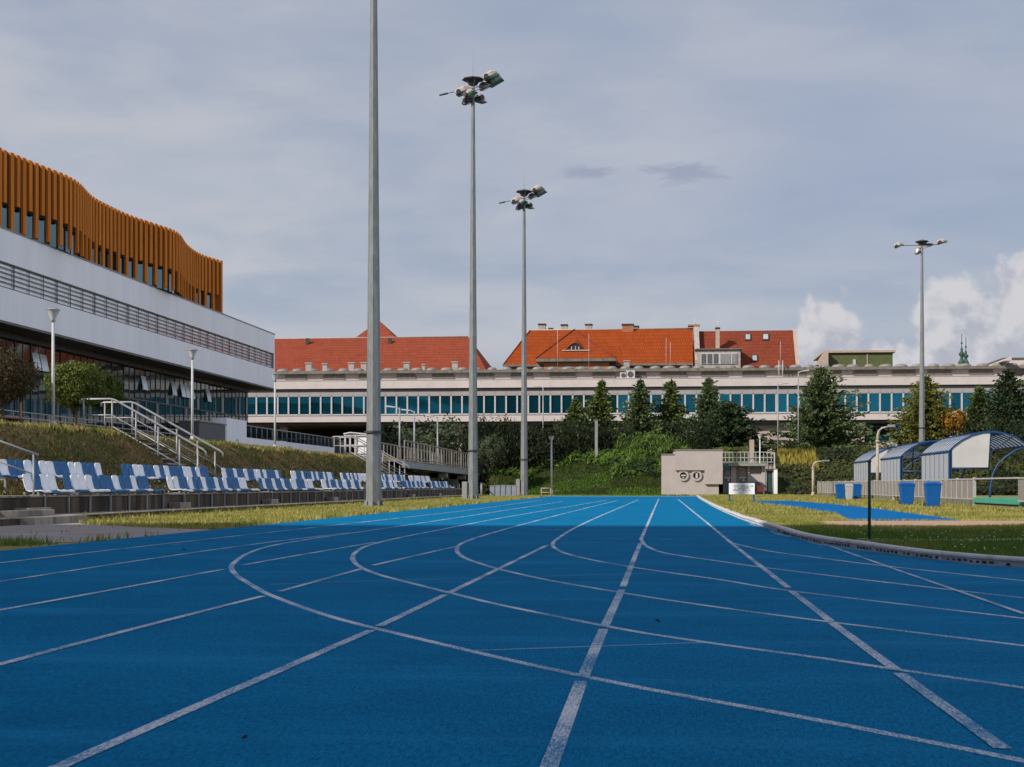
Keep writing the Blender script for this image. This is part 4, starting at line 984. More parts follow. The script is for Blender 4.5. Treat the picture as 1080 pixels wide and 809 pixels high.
a = onY(374.5, 355, 226); b = onY(417, 355, 226); top = onY(395.5, 338, 229)
mb = MB(); w2 = b.x - a.x; mb.add([(a.x, 226, a.z - .2), (b.x, 226, a.z - .2), (b.x, 226 + w2, a.z - .2), (a.x, 226 + w2, a.z - .2), ((a.x + b.x) / 2, 226 + w2 / 2, top.z)], [(0, 1, 4), (1, 2, 4), (2, 3, 4), (3, 0, 4)]); mb.build('turret_roof', M['tile_red'], ra)
mb = MB(); mb.box(a.x + .4, b.x - .4, 226.4, 226 + w2 - .4, 14, a.z - .22); mb.build('turret_wall', M['orange_wall'], ra)
# B: orange roof with wide gable hip and eyebrow window
rb = thing('orange_roof_house', 'house with bright orange tiled roof, wide dormer hip and eyebrow window', 'house', (-10, 208, 0))
rY, eY = 212, 204
rl = onY(559, 347.6, rY); rr_ = onY(731, 346.8, rY); rl.z = rr_.z; ez = onY(690, 383, eY).z
el = onY(531, 381, eY); er = onY(731, 383, eY); kick = onY(549.5, 361, 208.5)
mb = MB()
fl = Vector((el.x, eY, ez)); fr_ = Vector((er.x, eY, ez)); bl = Vector((el.x, rY + 8, ez)); br = Vector((er.x, rY + 8, ez))
kf = Vector((kick.x, eY + 4.2, kick.z)); kb2 = Vector((kick.x, rY + 3.8, kick.z))
mb.add([fl, fr_, rr_, rl, kf, kb2, br, bl], [(0, 1, 2, 3, 4), (0, 4, 5, 7), (4, 3, 5), (7, 5, 3, 2, 6)]); mb.build('roof', M['tile_orange'], rb)
wallbox(rb, el.x + .5, er.x - .1, eY + .6, rY + 7.5, ez - .15, M['orange_wall'])
mb = MB(); mb.box(el.x - .1, er.x, eY - .15, eY + .1, ez - .32, ez - .02); mb.build('gutter', M['rooflip'], rb)
ga = onY(605.8, 347.0, rY); gl = onY(565, 378.2, 198.8); gr = onY(649.5, 377.4, 198.8); gz = gl.z; gr.z = gz
ga.z = rr_.z + .05
mb = MB(); mb.add([gl, gr, ga, (gl.x, eY + .5, gz), (gr.x, eY + .5, gz), (gl.x, 206, gz)], [(0, 1, 2), (1, 4, 2), (3, 0, 2)]); wing = mb.build('hip_roof', M['tile_orange'], rb)
mb = MB(); mb.box(gl.x, gr.x, 198.7, 204, gz - .42, gz - .03); mb.build('hip_eave', M['rooflip'], rb)
wallbox(rb, gl.x + 1.0, gr.x - 1.0, 199.4, 204.4, gz - .43, M['orange_wall'], 'wing_wall')
mb = MB()
for q in (gl, gr): mb.tube(q + Vector((0, 0, .04)), ga + Vector((0, 0, .04)), .10, n=6)
mb.tube(kf, rl, .11, n=6); mb.tube(fl, kf, .11, n=6); mb.build('hip_tiles', M['tile_brown'], rb)
mb = MB(); mb.tube(rl + Vector((0, 0, .05)), rr_ + Vector((0, 0, .05)), .10, n=6); mb.build('ridge', M['ridge'], rb)
# eyebrow window: arched lip on the hip plane swelling back up into the roof
def onplane(px, py, P0, n):
    d = Vector(ray(px, py)); o = Vector((0, 0, HC)); t = (P0 - o).dot(n) / d.dot(n); return o + d * t
hn = (gr - gl).cross(ga - gl).normalized()
s0 = onplane(595.5, 369.8, gl, hn); s1 = onplane(617.5, 369.8, gl, hn); tp_ = onplane(607, 354.5, gl, hn)
arc = []; nA = 12
for k in range(nA + 1):
    f = k / nA; h = math.sin(PI * f) ** 1.3 * .95; arc.append(s0.lerp(s1, f) + Vector((0, -.25 - .35 * math.sin(PI * f), .05 + h)))
mb = MB(); mb.add(arc + [tp_], [(k, k + 1, nA + 1) for k in range(nA)], True); eb = mb.build('eyebrow_dormer', M['tile_orange'], rb)
mb = MB(); base = [s0.lerp(s1, k / nA) + Vector((0, -.2, .0)) for k in range(nA + 1)]; arc2 = [p + Vector((0, .12, -.03)) for p in arc]
mb.add(arc2 + base, [(k, k + 1, nA + 2 + k, nA + 1 + k) for k in range(nA)]); mb.build('window', M['dark'], eb)
mb = MB(); mb.box(s0.x - .3, s1.x + .6, s0.y - .62, s0.y - .25, s0.z - .10, s0.z + .05); mb.build('sill', M['ridge'], eb)
mb = MB(); c = (s0 + s1) / 2
for dx in (-.45, .1, .55): mb.box(c.x + dx - .05, c.x + dx + .05, c.y - .42, c.y - .36, c.z, c.z + .55)
mb.build('window_bar', M['frame'], eb)
for px0, px1, t0, mm, dy in ((568, 575, 341.3, 'chim', 2), (592, 598, 342.0, 'chim', 2), (617.5, 624, 341.5, 'chim', 2), (656.3, 668, 341.5, 'brick', -.6), (669, 673.5, 343.5, 'chim', 1.5), (579, 582.5, 345.8, 'chim', 2)):
    a = onY(px0, t0, rY + dy); b = onY(px1, t0, rY + dy); mb = MB(); mb.box(a.x, b.x, rY + dy, rY + dy + 1.3, rr_.z - (1.2 if mm == 'chim' else .6), a.z - .2); ch = mb.build('chimney', M[mm], rb)
    mb = MB(); mb.box(a.x - .1, b.x + .1, rY + dy - .1, rY + dy + 1.4, a.z - .198, a.z); mb.build('cap', M['concd'], ch)
# C: brown red roof, tall chimney, dormer and skylights
rc = thing('brown_roof_house', 'house with brown red roof, white box dormer and three skylights', 'house', (20, 208, 0))
c0 = onY(733.5, 349.6, rY); c1 = onY(838, 347.6, rY); c0.z = c1.z = onY(790, 348.8, rY).z; z1 = onY(790, 387, eY).z; x1 = onY(843, 386, eY).x
mb = MB(); mb.add([(c0.x, eY, z1), (x1, eY, z1), c1 + Vector((0, 0, 0)), c0, (x1, rY + 8, z1), (c0.x, rY + 8, z1)], [(0, 1, 2, 3), (5, 3, 2, 4)]); mb.build('roof', M['tile_brown'], rc)
wallbox(rc, c0.x + .2, x1 - .3, eY + .5, rY + 7.5, z1 - .1, M['chim'])
mb = MB(); mb.slab([(x1 + .05, eY - .1, z1 + .05), (c1.x + .25, rY, c1.z + .15), (c1.x + .25, rY, c1.z - .6), (x1 + .05, eY - .1, z1 - 1.0)], (1, 0, 0), .5)
mb.slab([(x1 + .05, rY + 8, z1 + .05), (x1 + .05, rY + 8, z1 - 1.0), (c1.x + .25, rY, c1.z - .6), (c1.x + .25, rY, c1.z + .15)], (1, 0, 0), .5); mb.build('gable_edge', M['ridge'], rc)
fw = thing('fire_wall', 'pale parapet wall dividing the orange roof from the brown red roof', 'wall', (c0.x, 208, 0))
a = onY(725.5, 345, rY); b = onY(731.2, 345, rY)
mb = MB(); pts = [(eY - .4, -.5), (eY - .4, ez + .35), (rY - .6, onY(728, 344.6, rY).z), (rY + .8, onY(728, 344.6, rY).z), (rY + 8, ez + .3), (rY + 8, -.5)]
mb.add([(b.x + .05, y, z) for y, z in pts] + [(b.x + .75, y, z) for y, z in pts], [tuple(range(6)), tuple(reversed(range(6, 12)))] + [(i, i + 6, (i + 1) % 6 + 6, (i + 1) % 6) for i in range(6)]); mb.build('wall', M['chim'], fw)
mb = MB(); mb.box(a.x, b.x + .9, rY - .7, rY + .9, onY(728, 344.5, rY).z, onY(728, 342.8, rY).z); mb.build('cap', M['brick'], fw)
mb = MB(); mb.tube((b.x + .3, rY, onY(728, 343, rY).z), (b.x + .3, rY, onY(728, 336.5, rY).z), .05, n=5); mb.build('lightning_rod', M['frame'], fw)
a = onY(755, 346.8, 207); b = onY(759, 346.8, 207); mb = MB(); mb.box(a.x, b.x, 207, 208, onY(757, 368, 207).z, a.z); ch = mb.build('chimney', M['ridge'], rc)
mb = MB(); mb.box(a.x - .08, b.x + .08, 206.92, 208.08, a.z + .002, a.z + .2); mb.build('cap', M['concd'], ch)
mb = MB(); mb.tube(((a.x + b.x) / 2, 207.5, a.z), ((a.x + b.x) / 2, 207.5, onY(757, 338, 207).z), .06, n=5); mb.build('lightning_rod', M['frame'], ch)
a = onY(735, 369, 203.4); b = onY(781, 384.3, 203.4)
mb = MB(); mb.box(a.x, b.x, 203.4, 210, b.z - 1.2, a.z); dm = mb.build('dormer', M['chim'], rc)
mb = MB(); mb.box(a.x - .25, b.x + .25, 203.1, 210, a.z + .003, a.z + .16); mb.build('dormer_roof', M['rooflip'], dm)
fr2 = MB(); fa = onY(739, 372.5, 203.3); fb = onY(777.5, 383.8, 203.3); fr2.box(fa.x, fb.x, 203.27, 203.39, fb.z, fa.z); f2 = fr2.build('window_frame', M['steelwhite'], dm)
for k in range(6):
    w2 = (fb.x - fa.x) / 6; x0 = fa.x + w2 * k + .1 + (.1 if k == 3 else 0); mb = MB(); mb.box(x0, x0 + w2 - .22, 203.2, 203.262, fb.z + .12, fa.z - .12); mb.build('window', M['mullp'] if k > 2 else M['boxg'], f2)
sn = Vector((0, -(c0.z - z1), rY - eY)).normalized(); P0 = Vector((c0.x, eY, z1))
for (pa, pb, qa, qb) in ((785.5, 352.5, 792, 359.6), (804, 352.3, 811, 359.4), (792.8, 374.8, 799, 382)):
    u0 = onplane(pa, qb, P0, sn); u1 = onplane(qa, qb, P0, sn); u2 = onplane(qa, pb, P0, sn); u3 = onplane(pa, pb, P0, sn); nn = sn * .14
    mb = MB(); mb.slab([u0 + nn, u1 + nn, u2 + nn, u3 + nn], sn, .2); s = mb.build('skylight', M['dark'], rc)
    c = (u0 + u1 + u2 + u3) / 4 + nn * 1.08; mb = MB(); mb.add([c + (u + nn - c) * .72 + nn * .02 for u in (u0, u1, u2, u3)], [(0, 1, 2, 3)]); mb.build('glass', M['glassp'], s)
# olive block and church spires
ol = thing('olive_building', 'flat roofed olive green block showing above the long roof', 'building', (48, 240, 0))
a = onY(872, 372.3, 236); b = onY(941.5, 386, 236); mb = MB(); mb.box(a.x, b.x, 236, 250, -.5, a.z); mb.build('wall', M['olive'], ol)
l = onY(868, 370.8, 235.6); mb = MB(); mb.box(l.x, b.x + .4, 235.6, 251, a.z + .003, onY(872, 369.8, 235.6).z); mb.build('roof', M['ridge'], ol)
mb = MB(); mb.box(a.x + 6.2, a.x + 6.35, 235.9, 236, 15, a.z - .05); mb.build('downpipe', M['chim'], ol)
mb = MB(); mb.box(onY(899.5, 380, 236).x, onY(902.5, 380, 236).x, 235.9, 235.99, onY(900, 385, 236).z, onY(900, 379.2, 236).z); mb.build('window', M['frame'], ol)
mb = MB(); mb.slab([onY(858.5, 386.5, 237), onY(868, 372.5, 237), onY(871.8, 372.5, 237), onY(871.8, 386.5, 237)], (0, -1, 0), -2.5); mb.build('side_wing', M['ridge'], ol)
for i, (px, t0, b0, s) in enumerate(((1014.3, 356, 388, 1.0), (1018.6, 359.5, 388, .95))):
    Y = 330 + i * 6; c = onY(px, 388, Y); k = Y / F
    sp = thing('church_spire', ('taller left' if i == 0 else 'shorter right') + ' of two green copper church spires on the skyline', 'church tower', (c.x, Y, 0), 'green church spires')
    mb = MB(); zb3 = onY(px, 384, Y).z; mb.box(c.x - .9 * s, c.x + .9 * s, Y - .9, Y + .9, -.5, zb3); mb.build('tower', M['chim'], sp)
    mb = MB(); hh = onY(px, t0 + 10, Y).z - zb3
    mb.lathe((c.x, Y, zb3), [(.85 * s, 0), (.75 * s, hh * .12), (.38 * s, hh * .3), (.32 * s, hh * .45), (.62 * s, hh * .52), (.65 * s, hh * .6), (.25 * s, hh * .74), (.2 * s, hh * .8), (.3 * s, hh * .86), (.08, hh)], 10); mb.build('copper_cap', M['copper'], sp)
    mb = MB(); mb.tube((c.x, Y, zb3 + hh * .98), (c.x, Y, onY(px, t0 - 4, Y).z), .08, n=5); mb.lathe((c.x, Y, zb3 + hh * 1.15), [(.02, 0), (.3, .3), (.02, .6)], 8); mb.build('finial', M['copper'], sp)

# added unseen block behind the camera, shaped to shade the near track
bk = thing('added_shade_block', 'added unseen tall dark block behind the photographer that shades the near track', 'building', (-30, -30, 0))
SHY, SHH = -15.9, 42.0
mb = MB(); mb.box(-112, -9, SHY - 16, SHY, -.5, SHH); mb.build('wall', M['shadewall'], bk)
mb = MB(); mb.box(-112.3, -8.7, SHY - 16.3, SHY + .02, SHH + .003, SHH + .25); mb.build('roof', M['rooflip'], bk)
for fl_ in range(11):
    mb = MB()
    for k in range(30): mb.box(-111 + k * 3.4, -109.0 + k * 3.4, SHY + .0, SHY + .05, 2 + fl_ * 3.6, 3.9 + fl_ * 3.6)
    mb.build('window_row', M['glassd'], bk)
# ------------------------------------------------------------------ hut with round windows
YH = 112.0
U = lambda px, py, Y=YH: onY(px, py, Y)
hut = thing('track_hut', 'small pale flat roofed hut with two round windows at the end of the track', 'hut', (U(730, 522).x, YH, 0))
x0 = U(697.6, 500).x; x1 = U(758, 500).x; xm = U(712.2, 500).x; xr = U(762, 500).x; xs = U(743, 500).x
zl = U(700, 479.7).z; zt2 = U(740, 475.4).z; zo = U(720, 496).z; zr = U(750, 510.6).z
mb = MB(); mb.box(x0, xm, YH, YH + 5, -.1, zl); mb.box(xm, x1, YH, YH + 5, -.1, zt2 - .05); mb.build('wall', M['hut'], hut)
mb = MB()
P = [(xm - .02, zo), (xs, zo), (xs, zr), (xr, zr), (xr, zt2), (xm - .02, zt2)]
yf, ybk = YH - .22, YH + 4.9
n = len(P); mb.add([(x, yf, z) for x, z in P] + [(x, YH - .003, z) for x, z in P], [tuple(range(n)), tuple(reversed(range(n, 2 * n)))] + [(i, i + n, (i + 1) % n + n, (i + 1) % n) for i in range(n)])
mb.box(x1 + .003, xr, YH, ybk, zr, zt2 - .06)
mb.build('projecting_box', M['hut'], hut)
mb = MB(); mb.box(xm - .08, xr + .06, yf - .04, YH + 5.05, zt2 + .003, zt2 + .10); mb.box(x0 - .06, xm - .085, YH - .06, YH + 5.05, zl + .003, zl + .08); mb.build('roof_flashing', M['hutroof'], hut)
mb = MB(); mb.box(x0 + .9, x0 + 1.2, YH + .5, YH + .8, zl + .08, zl + .22); mb.build('roof_vent', M['frame'], hut)
for cx, k in ((720.6, 0), (734.5, 1)):
    c = U(cx, 501.6); r = .345
    mb = MB(); N_ = 24; rin, ro = r * .74, r * 1.2
    v = []
    for yy, ra_, rb_ in ((YH - .12, rin, ro), (YH - .002, rin, ro)):
        v += [(c.x + ra_ * math.cos(2 * PI * i / N_), yy, c.z + ra_ * math.sin(2 * PI * i / N_)) for i in range(N_)] + [(c.x + rb_ * math.cos(2 * PI * i / N_), yy, c.z + rb_ * math.sin(2 * PI * i / N_)) for i in range(N_)]
    f = []
    for i in range(N_):
        j = (i + 1) % N_; f += [(i, j, N_ + j, N_ + i), (i, 2 * N_ + i, 2 * N_ + j, j), (N_ + i, N_ + j, 3 * N_ + j, 3 * N_ + i)]
    mb.add(v, f); w = mb.build('round_window', M['hut'], hut)
    mb = MB(); mb.tube((c.x, YH - .002, c.z), (c.x, YH - .03, c.z), rin + .01, n=20); mb.build('glass', M['black'], w)
    mb = MB()
    if k == 0: mb.box(c.x - .17, c.x + .17, YH - .05, YH - .032, c.z - .05, c.z + .06); mb.box(c.x - .06, c.x + .06, YH - .05, YH - .032, c.z - .2, c.z - .13)
    else: mb.box(c.x - .06, c.x + .10, YH - .05, YH - .032, c.z - .2, c.z + .2)
    mb.build('painted_reflection', M['frame'], w)  # pale shapes stand in for reflections in the round panes

# ------------------------------------------------------------------ kiosk
YK = 114.6
K_ = lambda px, py: onY(px, py, YK)
ks = thing('kiosk', 'low beige kiosk with flat slab roof, two grey doors and a shuttered hatch', 'kiosk', (K_(785, 520).x, YK, 0))
a = K_(760.5, 492).x; b = K_(807.5, 492).x; zs = K_(780, 491.6).z; zt3 = K_(780, 488.7).z
mb = MB()
for l, r in ((771, 776.5), (788.5, 790.5), (803, 807)): mb.box(K_(l, 500).x, K_(r, 500).x, YK, YK + 3, -.1, zs)
mb.box(K_(790.5, 500).x, K_(803, 500).x, YK + .02, YK + 3, -.1, K_(790, 508).z); mb.box(K_(790.5, 500).x, K_(803, 500).x, YK + .02, YK + .3, K_(790, 508).z, K_(790, 500.4).z)
mb.build('wall', M['hut'], ks)
mb = MB(); mb.box(a - .1, b + .15, YK - .5, YK + 3.2, zs + .002, zt3); mb.build('roof_slab', M['galv'], ks)
for l, r in ((762.5, 771), (776.5, 788.5)):
    mb = MB(); mb.box(K_(l, 500).x + .01, K_(r, 500).x - .01, YK + .12, YK + .3, -.05, zs - .01); d = mb.build('door', M['doorgrey'], ks)
    mb = MB(); m_ = (l + r) / 2 + .8; mb.box(K_(m_ - 2.6, 500).x, K_(m_ + 2.6, 500).x, YK + .06, YK + .115, K_(780, 502.3).z, K_(780, 496.2).z); mb.build('pane', M['mullp'], d)
    mb = MB(); mb.box(K_(m_ - 3.6, 500).x, K_(m_ + 3.6, 500).x, YK + .03, YK + .11, K_(780, 504.6).z, K_(780, 503).z); mb.build('ledge', M['frame'], d)
    mb = MB(); mb.lathe((K_(m_ + .5, 500).x, YK + .02, K_(780, 508).z), [(.03, 0), (.11, .06), (.11, .14), (.03, .2)], 10); mb.build('wall_lamp', M['lampw'], d)
mb = MB(); mb.box(K_(790.6, 500).x, K_(802.9, 500).x, YK + .10, YK + .2, K_(790, 500.3).z, K_(790, 492).z); mb.build('shutter', M['doorgrey'], ks)
mb = MB(); mb.box(K_(779.4, 500).x, K_(785.2, 500).x, YK + .0, YK + .05, K_(780, 495.6).z, K_(780, 493.4).z); mb.build('notice', M['orange'], ks)
mb = MB(); mb.box(K_(763, 500).x, K_(768.2, 500).x, YK - .52, YK - .44, K_(765, 493.1).z, K_(765, 489.8).z); mb.build('notice', M['green_notice'], ks)
mb = MB(); mb.box(K_(790.5, 500).x, K_(803, 500).x, YK - .3, YK + .015, K_(790, 510).z, K_(790, 508.2).z); mb.build('shelf', M['louvre'], ks)
t = thing('board', 'rust red board leaning against the kiosk front', 'board', (K_(800, 515).x, YK - .3, 0))
mb = MB(); mb.box(K_(794, 515).x, K_(806, 515).x, YK - .42, YK - .32, .28, K_(800, 513).z); mb.build('panel', M['rust'], t)
mb = MB()
for px in (795, 805): p = K_(px, 515); mb.box(p.x - .05, p.x + .05, YK - .44, YK - .30, -.02, .279)
mb.build('foot', M['louvre'], t)
t = thing('gate_post', 'pale square concrete post between the kiosk and the ivy bank', 'post', (K_(818, 515).x, YK, 0))
mb = MB(); mb.box(K_(816, 500).x, K_(820, 500).x, YK - .1, YK + .25, -.1, K_(818, 495).z); bevel(mb.build('post', M['render_white'], t), .02)
mb = MB(); mb.box(K_(815.6, 500).x, K_(820.4, 500).x, YK - .14, YK + .29, K_(818, 495).z + .002, K_(818, 494.3).z); mb.build('cap', M['conc'], t)
mb = MB(); mb.box(K_(816.2, 500).x, K_(817.4, 500).x, YK, YK + .1, K_(818, 494.3).z, K_(817, 477).z); mb.build('upper_rod', M['frame'], t)
t = thing('gate', 'dark steel gate leaf between the kiosk and the pale post', 'gate', (K_(811, 515).x, YK, 0))
mb = MB(); mb.box(K_(808, 500).x, K_(815.5, 500).x, YK + .1, YK + .16, .1, K_(811, 496).z); mb.build('panel', M['darkgreen'], t)
mb = MB()
for px in (808.2, 815.3): p = K_(px, 500); mb.tube((p.x, YK + .05, -.05), (p.x, YK + .05, K_(811, 495.6).z), .05, n=6)
mb.tube((K_(808.2, 500).x, YK + .05, K_(811, 496).z), (K_(815.3, 500).x, YK + .05, K_(811, 496).z), .04, n=6)
mb.build('frame', M['galv'], t)
# steel railings on the terrace above
def railing(name, label, xa, xb, Y, z0, z1, step, m, thick=.025, picket=False):
    t = thing(name, label, 'fence', (xa, Y, z0))
    mb = MB(); 
    for z in ((z1 - .05, z0 + .12, (z0 + z1) / 2) if not picket else (z1 - .25, z0 + .25)): mb.box(xa, xb, Y - .025, Y + .025, z - .03, z + .03)
    mb.build('rail', m, t); x = xa; mb = MB(); pp = MB(); i = 0
    while x <= xb:
        if i % 8 == 0: pp.box(x - .05, x + .05, Y + .028, Y + .12, z0 - .4, z1 + .06)
        mb.box(x - thick, x + thick, Y - .05, Y - .026, z0 + .06, z1 + (R.uniform(-.04, .06) if picket else -.02)); x += step; i += 1
    mb.build('bars', m, t); pp.build('post', m, t)
railing('terrace_railing', 'grey steel railing on the terrace above the kiosk', onY(761, 480, 118).x, onY(815, 480, 118).x, 118, onY(780, 489, 118).z, onY(780, 476.2, 118).z, .3, M['fencepost'])
railing('picket_fence', 'weathered picket fence along the top of the ivy bank', onY(822, 480, 123.5).x, onY(908, 480, 123.5).x, 123.5, 3.0, onY(860, 477, 123.5).z, .21, M['fence'], .06, True)
t = thing('retaining_wall', 'pink retaining wall and pillar behind the terrace railing', 'wall', (onY(792, 490, 119).x, 119, 0))
mb = MB(); mb.box(onY(761, 480, 119).x, onY(818, 480, 119).x, 118.6, 119.4, -.5, onY(780, 489.6, 118.6).z); mb.build('wall', M['render_wall'], t)
mb = MB(); mb.box(onY(790.5, 480, 119).x, onY(795, 480, 119).x, 118.5, 119.5, onY(780, 489.6, 118.6).z, onY(780, 464, 119).z); mb.build('pillar', M['render_wall'], t)

# ------------------------------------------------------------------ sign
sg = thing('notice_board', 'white notice board on two blue posts on the grass beside the track', 'sign', (0, 0, 0))
yS = onZ(769.5, 531).y; S_ = lambda px, py: onY(px, py, yS)
sg.location = (S_(782, 531).x, yS, 0)
mb = MB(); mb.box(S_(768.8, 520).x, S_(796, 520).x, yS - .03, yS, S_(780, 521.5).z, S_(780, 509.6).z); bevel(mb.build('board', M['sign'], sg), .008)
for px in (769.6, 795): p = S_(px, 520); mb = MB(); mb.box(p.x - .035, p.x + .035, yS + .002, yS + .07, -.05, S_(780, 510.5).z); mb.build('post', M['signblue'], sg)
for py, runs in ((512.6, ((774, 776.8), (777.6, 778.6), (781, 783.4), (783.9, 786), (786.6, 789), (791.4, 794.2))), (514.8, ((774.6, 775.4), (778, 780.2), (781, 784), (784.6, 789.4))), (516.9, ((772.8, 775.6), (776.2, 778.6), (783, 785), (785.6, 787.2), (789.6, 790.4)))):
    for l, r in runs:
        mb = MB(); x = l
        while x < r:
            p = S_(x, py); h = R.uniform(.022, .036); mb.box(p.x, p.x + R.uniform(.012, .02), yS - .036, yS - .031, p.z - h, p.z + h)
            if R.random() < .6: q = R.choice((-1, 0, 1)); mb.box(p.x + .033, p.x + .06, yS - .036, yS - .031, p.z + q * .026 - .008, p.z + q * .026 + .008)
            x += .75
        mb.build('lettering', M['ink'], sg)

# ------------------------------------------------------------------ pitch fence
XFc = 11.0
fn = thing('pitch_fence', 'weathered board fence with steel posts and mossy plinth beside the shelters', 'fence', (XFc, 75, 0))
yy = [onX(px, 520, XFc).y for px in (1027.7, 993.7, 968, 940)]
panels = [(yy[0], yy[1])]; 
pts = [yy[1]]
while pts[-1] < 103: pts.append(pts[-1] + 3.05)
segs = [(yy[0], (yy[0] + yy[1]) / 2 ), ((yy[0] + yy[1]) / 2, yy[1])] + list(zip(pts, pts[1:]))
gapA = onX(1074, 520, XFc).y
for k, (a, b) in enumerate(segs + [(gapA - 3.2, gapA), (gapA - 6.4, gapA - 3.2)]):
    mb = MB(); mb.box(XFc - .02, XFc + .02, a + .06, b - .06, .30, .93); mb.build('board_panel', M['fence'], fn)
    mb = MB(); mb.box(XFc - .045, XFc + .045, a, b, .95, 1.0); mb.box(XFc - .04, XFc + .04, a + .03, b - .03, .25, .295)
    n = 3
    for i in range(1, n): y_ = a + (b - a) * i / n; mb.box(XFc - .05, XFc - .022, y_ - .02, y_ + .02, .297, .948)
    mb.build('rail', M['fencepost'], fn)
    mb = MB(); mb.box(XFc - .05, XFc + .05, a - .04, a + .04, -.02, 1.03); mb.build('post', M['fencepost'], fn)
    if k < 2 or k % 4 != 1:
        mb = MB(); mb.box(XFc - .1, XFc + .1, a + .05, b - .05, -.05, .245); mb.build('plinth', M['plinth'], fn)
mb = MB(); mb.box(XFc - .05, XFc + .05, segs[-1][1] - .04, segs[-1][1] + .04, -.02, 1.03); mb.build('post', M['fencepost'], fn)
# opening with green platform
pl = thing('green_platform', 'mint green platform in the fence opening with a railing behind it', 'platform', (XFc + 1, (gapA + yy[0]) / 2, 0))
mb = MB(); mb.box(XFc - .06, XFc + 2.6, gapA + .05, yy[0] - .05, .15, .33); bevel(mb.build('deck', M['mint'], pl), .01)
mb = MB(); mb.box(XFc + .02, XFc + 2.5, gapA + .08, yy[0] - .08, -.02, .148); mb.build('base', M['plinth'], pl)
mb = MB(); mb.box(XFc + 2.45, XFc + 2.52, gapA + .06, yy[0] - .06, .332, .62); mb.build('kick_board', M['mint'], pl)
mb = MB(); mb.box(XFc + 2.47, XFc + 2.5, gapA + .06, yy[0] - .06, .66, .98); mb.build('mesh_panel', M['fence'], pl)
mb = MB()
for z in (.64, 1.0): mb.box(XFc + 2.44, XFc + 2.53, gapA + .06, yy[0] - .06, z - .02, z + .02)
for k in range(4): y_ = gapA + .1 + (yy[0] - gapA - .2) * k / 3; mb.box(XFc + 2.43, XFc + 2.54, y_ - .035, y_ + .035, .312, 1.02)
mb.box(XFc - .04, XFc + .04, gapA + .05, yy[0] - .05, .96, 1.01)
mb.build('railing', M['fencepost'], pl)

